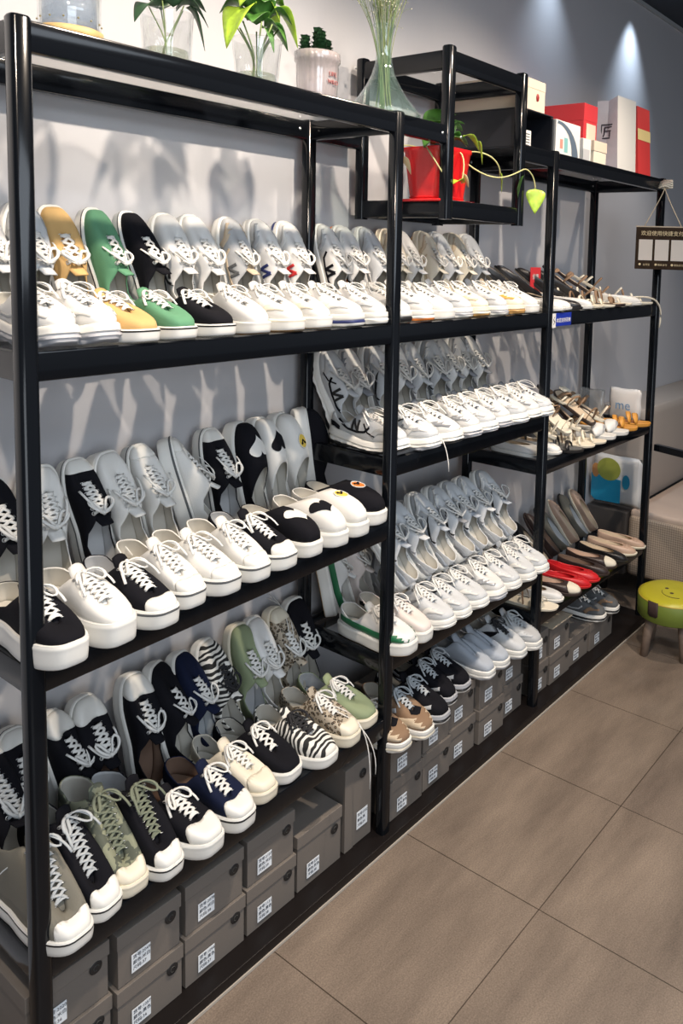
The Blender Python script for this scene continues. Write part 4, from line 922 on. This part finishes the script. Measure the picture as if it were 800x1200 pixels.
bm = bmesh.new(); box(bm, -.085, .085, -.080, .080, -.0, .008); o = build('saucer', bm, redgl, r, smooth=False, bevel=.003)
for c in r.children:
    if c.name.startswith('pot_body'): c.location.z = .009
p = empty('trailing_pothos', (1.205, .085, PZ+.145)); tag(p, 'pothos with yellow-green leaves trailing from the red pot', 'plant')
bm = bmesh.new(); vines = [bez((.04, -.04, .0), (.10, -.10, .03), (.16, -.12, -.01), (.18, -.10, -.05), 12), bez((.04, -.04, 0), (.10, -.13, -.10), (.20, -.12, -.05), (.29, -.115, -.02), 12), bez((.29, -.115, -.02), (.33, -.11, -.01), (.36, -.12, -.04), (.355, -.12, -.085), 8),
        bez((0, -.06, .01), (.02, -.10, .0), (-.01, -.10, -.07), (.0, -.09, -.09), 8), bez((-.05, 0, .01), (-.12, -.04, .02), (-.10, -.09, -.06), (-.05, -.09, -.10), 8), bez((-.04, .03, .01), (-.12, .04, .02), (-.16, .02, .0), (-.17, 0, -.04), 8)]
for q in vines: tube(bm, q, .0022, 6)
build('vine', bm, mat('pale_vine', (.50, .48, .22), .6), p)
leafobj('leaf', [((.355, -.12, -.075), (.35, -.125, -.15), .026, .01), ((.18, -.10, -.04), (.185, -.105, -.095), .010, .01), ((.085, -.075, .04), (.10, -.09, -.015), .016, .02), ((.04, -.06, .05), (.10, -.08, .02), .014), ((-.05, -.09, -.10), (.0, -.10, -.085), .024, .01)], p, leafy)
leafobj('leaf', [((.0, 0, .03), (.03, -.06, .10), .034), ((.02, 0, .03), (.09, -.02, .06), .030), ((-.02, .02, .03), (-.08, .02, .08), .036), ((-.03, -.01, .02), (-.10, -.03, .01), .020), ((.0, .02, .03), (.03, .07, .09), .036), ((.01, -.02, .02), (.05, -.07, .03), .024), ((.01, -.01, .03), (.06, -.05, .10), .032), ((-.02, 0, .03), (-.06, -.04, .09), .030), ((.02, .02, .04), (.07, -.01, .13), .034), ((.03, 0, .02), (.11, -.03, .045), .028), ((.03, .02, .05), (.12, .0, .09), .030), ((-.01, .0, .05), (-.03, -.02, .13), .032), ((.03, .01, .03), (.07, .03, .11), .034), ((-.01, -.02, .03), (-.03, -.07, .05), .022), ((.3, -.11, -.04), (.285, -.10, -.10), .018)], p, leafg)
leafobj('leaf', [((.0, -.09, -.06), (.02, -.10, -.10), .012, .0), ((-.17, 0, -.03), (-.13, -.01, -.07), .014, .01)], p, mat('dry_leaf', (.62, .48, .28), .6))
# ------------------------------------------------------------------ hanging pay sign, blue label, red tag
sg = empty('hanging_sign', (2.612, -.040, 1.700)); tag(sg, 'brown wooden payment sign hanging by string from the end post', 'sign')
ang = math.atan2(-1.383+.075, -.6479-2.64)+PI/2   # board turned towards the aisle
sg.rotation_euler = (0, 0, ang)
bw, bh = .222, .180
bm = bmesh.new(); box(bm, -bw/2, bw/2, -.004, .004, -bh/2, bh/2); build('board', bm, mat('walnut_board', (.035, .022, .014), .8, spec=.15, var=.3, vscale=30), sg, smooth=False, bevel=.001)
bm = bmesh.new(); box(bm, -bw/2-.001, bw/2+.001, -.005, .005, bh/2, bh/2+.005); build('top_edge', bm, mat('pale_edge', (.5, .42, .32), .6), sg, smooth=False)
goldt = mat('gold_print', (.75, .62, .38), .5)
text_mesh('欢迎使用快捷支付', .0225, goldt, sg, (0, -.0046, .056), (PI/2, 0, 0), 'sign_lettering', align='CENTER')
for i, (dx, tx) in enumerate(((-.068, '支付宝'), (0, '微信支付'), (.068, '微信支付'))):
    bm = bmesh.new(); box(bm, dx-.029, dx+.029, -.0052, -.004, -.052, .037); build('white_panel', bm, mat('aged_white_print', (.62, .58, .54), .6), sg, smooth=False)
    text_mesh(tx, .010, goldt, sg, (dx+.006, -.0046, -.074), (PI/2, 0, 0), 'sign_lettering', align='CENTER')
    bm = bmesh.new(); lathe(bm, [(0, .0006), (.005, .0006), (.0052, 0)], 12); o = build('sign_icon', bm, goldt, sg); o.location = (dx-.022, -.0042, -.070); o.rotation_euler = (PI/2, 0, 0)
cord = mat('jute_string', (.62, .52, .38), .9)
bm = bmesh.new()
for s_ in (-1, 1): tube(bm, bez((s_*.078, 0, bh/2+.002), (s_*.055, 0, .14), (s_*.02, 0, .20), (.0, 0, .255), 8), .0022, 6)
build('string', bm, cord, sg)
bm = bmesh.new()
for i in range(4): tube(bm, [(.030*math.cos(a+i*.4)-.000, .026*math.sin(a)+.02, .262+i*.008+.004*math.sin(3*a+i)) for a in [2*PI*k/16 for k in range(17)]], .004, 6)
build('knot', bm, mat('white_tape', (.72, .68, .58), .8), sg)
r = empty('blue_label', (X[2]+.018, -.0135, Z2+.002)); tag(r, 'small blue sign with white Chinese writing on the rail', 'label')
bm = bmesh.new(); box(bm, 0, .125, -.0025, 0, 0, .046); build('label_plate', bm, mat('royal_blue', (.01, .03, .32), .4), r, smooth=False, bevel=.001)
bm = bmesh.new(); box(bm, -.012, .012, -.0032, -.0026, -.004, .046); build('white_emblem', bm, M['white'], r, smooth=False)
bm = bmesh.new(); tube(bm, [(-.004, -.0036, .008), (.006, -.0036, .016), (-.004, -.0036, .024), (.004, -.0036, .034)], .0014, 5); build('emblem_mark', bm, ink, r)
text_mesh('本店支持花呗', .0172, M['white'], r, (.0165, -.0029, .014), (PI/2, 0, 0), 'label_lettering')
r = empty('red_tag', (1.655, .27, Z2T+.235)); 
bm = bmesh.new(); box(bm, 0, .0, 0, 0, 0, 0); bm.free(); bpy.data.objects.remove(r)
r = empty('price_card', (1.985, .23, Z2T+.004)); tag(r, 'small red printed card standing behind the third front post', 'card')
bm = bmesh.new(); box(bm, 0, .075, 0, .002, 0, .145); build('card_sheet', bm, redc, r, smooth=False)
text_mesh('优惠', .024, M['white'], r, (.012, -.0008, .10), (PI/2, 0, 0), 'card_lettering')
# loose cord over the shelf end
bm = bmesh.new(); tube(bm, bez((2.50, .04, Z2T+.03), (2.60, -.02, Z2T+.045), (2.69, -.035, Z2T+.02), (2.655, -.03, Z2T-.10), 16), .004, 6)
tag(build('loose_strap', bm, M['cream']), 'pale sandal strap drooping over the shelf end by the sign', 'strap')
# ------------------------------------------------------------------ bags on the far bay
frost = glassmat('clear_plastic', (.90, .90, .88), .2, .15, .22, (.75, .73, .7))
def pillow(name, x, y0, y1, z0, z1, t, m, parent, lean=0):
    bm = bmesh.new(); n = 12; grid = {}
    for sgn in (1, -1):
        for i in range(n+1):
            for j in range(n+1):
                u, v_ = i/n, j/n; b = (math.sin(PI*u)*math.sin(PI*v_))**.5*t/2*(1+.12*math.sin(9*u+5*v_)) if 0 < i < n and 0 < j < n else 0
                grid[sgn, i, j] = bm.verts.new((x+sgn*b+lean*v_, y0+(y1-y0)*u+.0015*math.sin(v_*12), z0+(z1-z0)*v_+.0015*math.sin(u*9)))
        for i in range(n):
            for j in range(n): bm.faces.new((grid[sgn, i, j], grid[sgn, i+1, j], grid[sgn, i+1, j+1], grid[sgn, i, j+1]))
    bmesh.ops.remove_doubles(bm, verts=bm.verts, dist=1e-6)
    return build(name, bm, m, parent)
r = empty('plastic_bag', (2.60, .22, zC3(0))); tag(r, 'clear plastic bag at the end of the far middle shelf', 'plastic bag')
pillow('bag_film', 0, -.03, .10, .0, .125, .05, frost, r)
r = empty('white_bag', (2.60, .08, zC3(0))); tag(r, 'small white bag with blue lettering beside the end post', 'bag')
pillow('bag_film', .03, -.055, .10, .0, .14, .05, mat('white_plastic', (.72, .70, .68), .45), r)
text_mesh('me', .06, mat('pale_blue_print', (.15, .30, .50), .5), r, (-.006, .055, .05), (PI/2, 0, -PI/2), 'bag_lettering')
# ------------------------------------------------------------------ sofa
sofa = empty('sofa', (2.83, 0, 0)); tag(sofa, 'beige fabric sofa beside the end of the shoe rack', 'sofa')
def weave():
    m, nt, b = nodes('woven_fabric'); L = nt.links.new; b.inputs['Roughness'].default_value = .9
    tc = nt.nodes.new('ShaderNodeTexCoord'); mp = nt.nodes.new('ShaderNodeMapping'); mp.inputs['Rotation'].default_value = (.78, 0, 0); L(tc.outputs['Object'], mp.inputs['Vector'])
    ck = nt.nodes.new('ShaderNodeTexChecker'); ck.inputs['Scale'].default_value = 130; ck.inputs['Color1'].default_value = (.46, .37, .29, 1); ck.inputs['Color2'].default_value = (.28, .22, .17, 1)
    L(mp.outputs[0], ck.inputs['Vector']); L(ck.outputs['Color'], b.inputs['Base Color'])
    bp = nt.nodes.new('ShaderNodeBump'); bp.inputs['Strength'].default_value = .5; bp.inputs['Distance'].default_value = .003; L(ck.outputs['Fac'], bp.inputs['Height']); L(bp.outputs['Normal'], b.inputs['Normal'])
    return m
weavem = weave(); sofam = mat('taupe_leather', (.38, .33, .29), .55, bump=.1, bscale=60); sofaseat = mat('beige_seat', (.52, .41, .34), .75, bump=.2, bscale=300)
def rbox(name, x0, x1, y0, y1, z0, z1, m, parent, b):
    bm = bmesh.new(); box(bm, x0, x1, y0, y1, z0, z1); bmesh.ops.bevel(bm, geom=bm.edges[:], offset=b, segments=5, affect='EDGES', profile=.6); return build(name, bm, m, parent, auto=60)
rbox('seat_base', 0, 2.0, -.60, .15, .13, .43, weavem, sofa, .03)
rbox('seat_cushion', .01, 1.98, -.58, .145, .41, .455, sofaseat, sofa, .02)
rbox('side_panel', -.01, .10, .152, .365, .13, .44, mat('dark_taupe', (.07, .06, .055), .7), sofa, .01)
# curved back rest
bm = bmesh.new(); rings = []
for i in range(25):
    z = .44+(.925-.44)*i/24; t_ = i/24; bulge = .022*math.sin(PI*t_)
    yf = .165-.03*t_-bulge; x0 = .092-.0*bulge+.02*(1-math.sin(PI*min(1, t_*1.15+.08)))
    rd = .03
    pr = [(x0, .366), (x0, yf+rd), (x0+.009, yf+.009), (x0+rd, yf), (1.0, yf), (1.97, yf), (1.97, .366)]
    sc = 1 if t_ < .94 else .985
    rings.append([bm.verts.new((a, b if t_ < .96 else b+.01, z)) for a, b in pr])
for a, b in zip(rings, rings[1:]):
    for k in range(7): bm.faces.new((a[k], a[(k+1) % 7], b[(k+1) % 7], b[k]))
bm.faces.new(rings[-1]); bm.faces.new(rings[0][::-1])
build('back_rest', bm, sofam, sofa, auto=50, bevel=.006)
for (x, y) in ((.08, -.5), (.08, .3), (1.9, -.5), (1.9, .3)):
    bm = bmesh.new(); lathe(bm, [(0, 0), (.02, 0), (.024, .13), (0, .13)], 16); o = build('leg', bm, M['blackrub'], sofa); o.location = (x, y, 0)
# snack packet standing on the sofa end
r = empty('snack_packet', (2.832, .23, .427)); tag(r, 'blue and white snack packet with yellow-green picture behind the rack', 'packet')
blueP = mat('sky_blue_film', (.02, .30, .50), .35); 
pillow('packet_film', .03, -.13, .125, .03, .27, .06, mat('white_film', (.70, .70, .70), .35), r)
def onpack(name, shape, m, dx):
    bm = bmesh.new(); c_ = bm.verts.new((dx, sum(p_[0] for p_ in shape)/len(shape), sum(p_[1] for p_ in shape)/len(shape))); vs = [bm.verts.new((dx, *p_)) for p_ in shape]
    for k in range(len(vs)): bm.faces.new((c_, vs[k], vs[(k+1) % len(vs)]))
    o = build(name, bm, m, r, smooth=False)
    md = o.modifiers.new('thick', 'SOLIDIFY'); md.thickness = .0006
    return o
def ell(cy, cz, a, b, n=24): return [(cy+a*math.cos(2*PI*k/n), cz+b*math.sin(2*PI*k/n)) for k in range(n)]
onpack('blue_print', [(-.035, .045), (.10, .042), (.122, .06), (.122, .175), (.05, .165), (-.035, .16)], blueP, -.0035)
onpack('green_blotch', ell(.030, .205, .062, .056), mat('lime_print', (.38, .42, .08), .5), -.0045)
onpack('orange_blotch', ell(.10, .19, .020, .035), mat('orange_print', (.6, .28, .1), .5), -.004)
onpack('blue_spot', ell(-.062, .155, .020, .035), blueP, -.0035)
# ------------------------------------------------------------------ steel frame right of the end post
r = empty('bar_frame', (2.706, -.022, 0), -.27); tag(r, 'black square metal bar frame reaching from the end post towards the aisle', 'frame')
bm = bmesh.new(); box(bm, -.013, .013, -.44, 0, .795, .825); build('top_bar', bm, blackmetal, r, smooth=False, bevel=.002)
bm = bmesh.new(); box(bm, -.013, .013, -.44, -.414, .026, .795); build('leg', bm, blackmetal, r, smooth=False, bevel=.002)
bm = bmesh.new(); box(bm, -.013, .20, -.44, -.414, 0, .026); build('foot', bm, blackmetal, r, smooth=False, bevel=.002)
# ------------------------------------------------------------------ stool
st = empty('kids_stool', (2.475, -.225, 0)); tag(st, 'round yellow-green padded stool on wooden legs by the rack', 'stool')
ytop = mat('yellow_vinyl', (.46, .42, .025), .35); yside = mat('green_vinyl', (.14, .19, .025), .5); woodl = mat('grey_brown_wood', (.20, .145, .11), .6, var=.2, vscale=30)
sr = .142
bm = bmesh.new(); lathe(bm, [(sr-.004, .172), (sr, .176), (sr+.001, .25), (sr-.003, .254)], 48); build('padded_side', bm, yside, st)
bm = bmesh.new(); lathe(bm, [(0, .274), (.06, .273), (.11, .270), (sr-.014, .265), (sr-.003, .257), (sr-.002, .252)], 48); build('seat_pad', bm, ytop, st)
bm = bmesh.new(); lathe(bm, [(0, .168), (sr-.01, .168), (sr-.004, .173)], 48); build('seat_board', bm, M['blackrub'], st)
bm = bmesh.new(); tube(bm, [((sr-.003)*math.cos(2*PI*k/48), (sr-.003)*math.sin(2*PI*k/48), .2545) for k in range(49)], .0028, 6); build('piping', bm, mat('gold_piping', (.5, .36, .05), .5), st)
bm = bmesh.new(); a0 = 2.95
for k in range(4):
    for j in range(3):
        pass
pr = []
for k in range(7):
    a = a0+(k-3)*.055; pr.append([bm.verts.new(((sr+.0025)*math.cos(a), (sr+.0025)*math.sin(a), z)) for z in (.262, .22, .205 if k in (0, 6) else .198)])
for a, b in zip(pr, pr[1:]):
    for k in range(2): bm.faces.new((a[k], a[k+1], b[k+1], b[k]))
o = build('dark_tab', bm, mat('dark_brown_tab', (.04, .022, .02), .7), st); md = o.modifiers.new('thick', 'SOLIDIFY'); md.thickness = .002
for k in range(3):
    bm = bmesh.new(); cxk, cyk = ((-.055, .010), (.0, -.045), (-.02, .045))[k]; lathe(bm, [(0, .0012), (.007, .001), (.0085, 0)], 14); o = build('face_dot', bm, mat('dark_dot', (.05, .03, .02), .6), st); o.location = (cxk+.02, cyk-.02, .2735)
bm = bmesh.new(); tube(bm, [(-.02+.055*math.cos(a), -.02+.055*math.sin(a), .2732) for a in [PI*.55+i*.16 for i in range(14)]], .0012, 5); build('face_line', bm, MATS['dark_dot'], st)
for (dx, dy) in ((-.075, .062), (-.038, -.066), (.09, -.04), (.05, .09)):
    bm = bmesh.new(); tube(bm, [(dx*1.22, dy*1.22, 0), (dx*1.1, dy*1.1, .09), (dx*.95, dy*.95, .172)], .021, 14, taper=[.78, .9, 1.05]); build('leg', bm, woodl, st)
# ------------------------------------------------------------------ lights
def spot(x, y, z, tx, ty, tz, power, col, size=95, blend=.6, rad=.03):
    l = bpy.data.lights.new('downlight', 'SPOT'); l.energy = power; l.color = col; l.spot_size = math.radians(size); l.spot_blend = blend; l.shadow_soft_size = rad
    o = bpy.data.objects.new('downlight', l); C.objects.link(o); o.location = (x, y, z)
    o.rotation_euler = (Vector((tx, ty, tz))-Vector((x, y, z))).to_track_quat('-Z', 'Y').to_euler(); return o
warm = (1, .84, .68); cool = (.70, .84, 1)
spot(.70, -.80, 2.88, .75, .05, 1.2, 138, warm, 100, .8, .028)
spot(-.45, -.85, 2.88, .1, .05, 1.1, 112, warm, 100, .8, .028)
spot(1.85, -.80, 2.88, 1.6, .05, 1.2, 105, warm, 95, .8, .028)
spot(3.0, -.85, 2.88, 2.6, .0, 1.0, 32, warm)
spot(3.08, .28, 2.94, 3.08, .34, 2.0, 38.0, cool, 70, 1)
spot(2.28, .27, 2.94, 2.28, .34, 2.0, 14.0, cool, 80, 1)
al = bpy.data.lights.new('ceiling_fill', 'AREA'); al.energy = 60; al.size = 2.4; al.size_y = 1.6; al.shape = 'RECTANGLE'; al.color = (.80, .89, 1)  # unseen fill lamp under the ceiling, added for cool ambient light
o = bpy.data.objects.new('ceiling_fill', al); C.objects.link(o); o.location = (.3, -2.4, 2.9)
dl = bpy.data.lights.new('front_fill', 'AREA'); dl.energy = 66; dl.size = 2.6; dl.size_y = 2.0; dl.shape = 'RECTANGLE'; dl.color = (.86, .93, 1)  # upright area lamp out of view, added as frontal fill on the rack
o = bpy.data.objects.new('front_fill', dl); C.objects.link(o); o.location = (-1.5, -4.1, 1.6); o.rotation_euler = (PI/2, 0, 0)
w = bpy.data.worlds.new('room_light'); bpy.context.scene.world = w; w.use_nodes = True
w.node_tree.nodes['Background'].inputs[0].default_value = (.60, .68, .82, 1); w.node_tree.nodes['Background'].inputs[1].default_value = .22
# ------------------------------------------------------------------ camera
f, cx, cy = 931.681, 562.798, 391.955
cam = bpy.data.cameras.new('camera'); co = bpy.data.objects.new('camera', cam); C.objects.link(co)
cam.sensor_fit = 'VERTICAL'; cam.sensor_height = 24; cam.sensor_width = 16; cam.lens = f/1200*24; cam.clip_start = .05
cam.shift_x = (400-cx)/1200; cam.shift_y = -(600-cy)/1200
yaw, pit, rol = [math.radians(a) for a in (34.9551, 5.5631, 1.8023)]
fw = Vector((math.cos(pit)*math.cos(yaw), math.cos(pit)*math.sin(yaw), -math.sin(pit)))
rt = fw.cross(Vector((0, 0, 1))).normalized(); up = rt.cross(fw)
r2 = rt*math.cos(rol)+up*math.sin(rol); u2 = -rt*math.sin(rol)+up*math.cos(rol)
co.matrix_world = Matrix.Translation((-.6479, -1.383, 1.6396)) @ Matrix((r2, u2, -fw)).transposed().to_4x4()
sc = bpy.context.scene; sc.camera = co
sc.view_settings.view_transform = 'Standard'; sc.view_settings.look = 'None'; sc.view_settings.gamma = 1; sc.view_settings.use_curve_mapping = False
sc.view_settings.exposure = 0.0
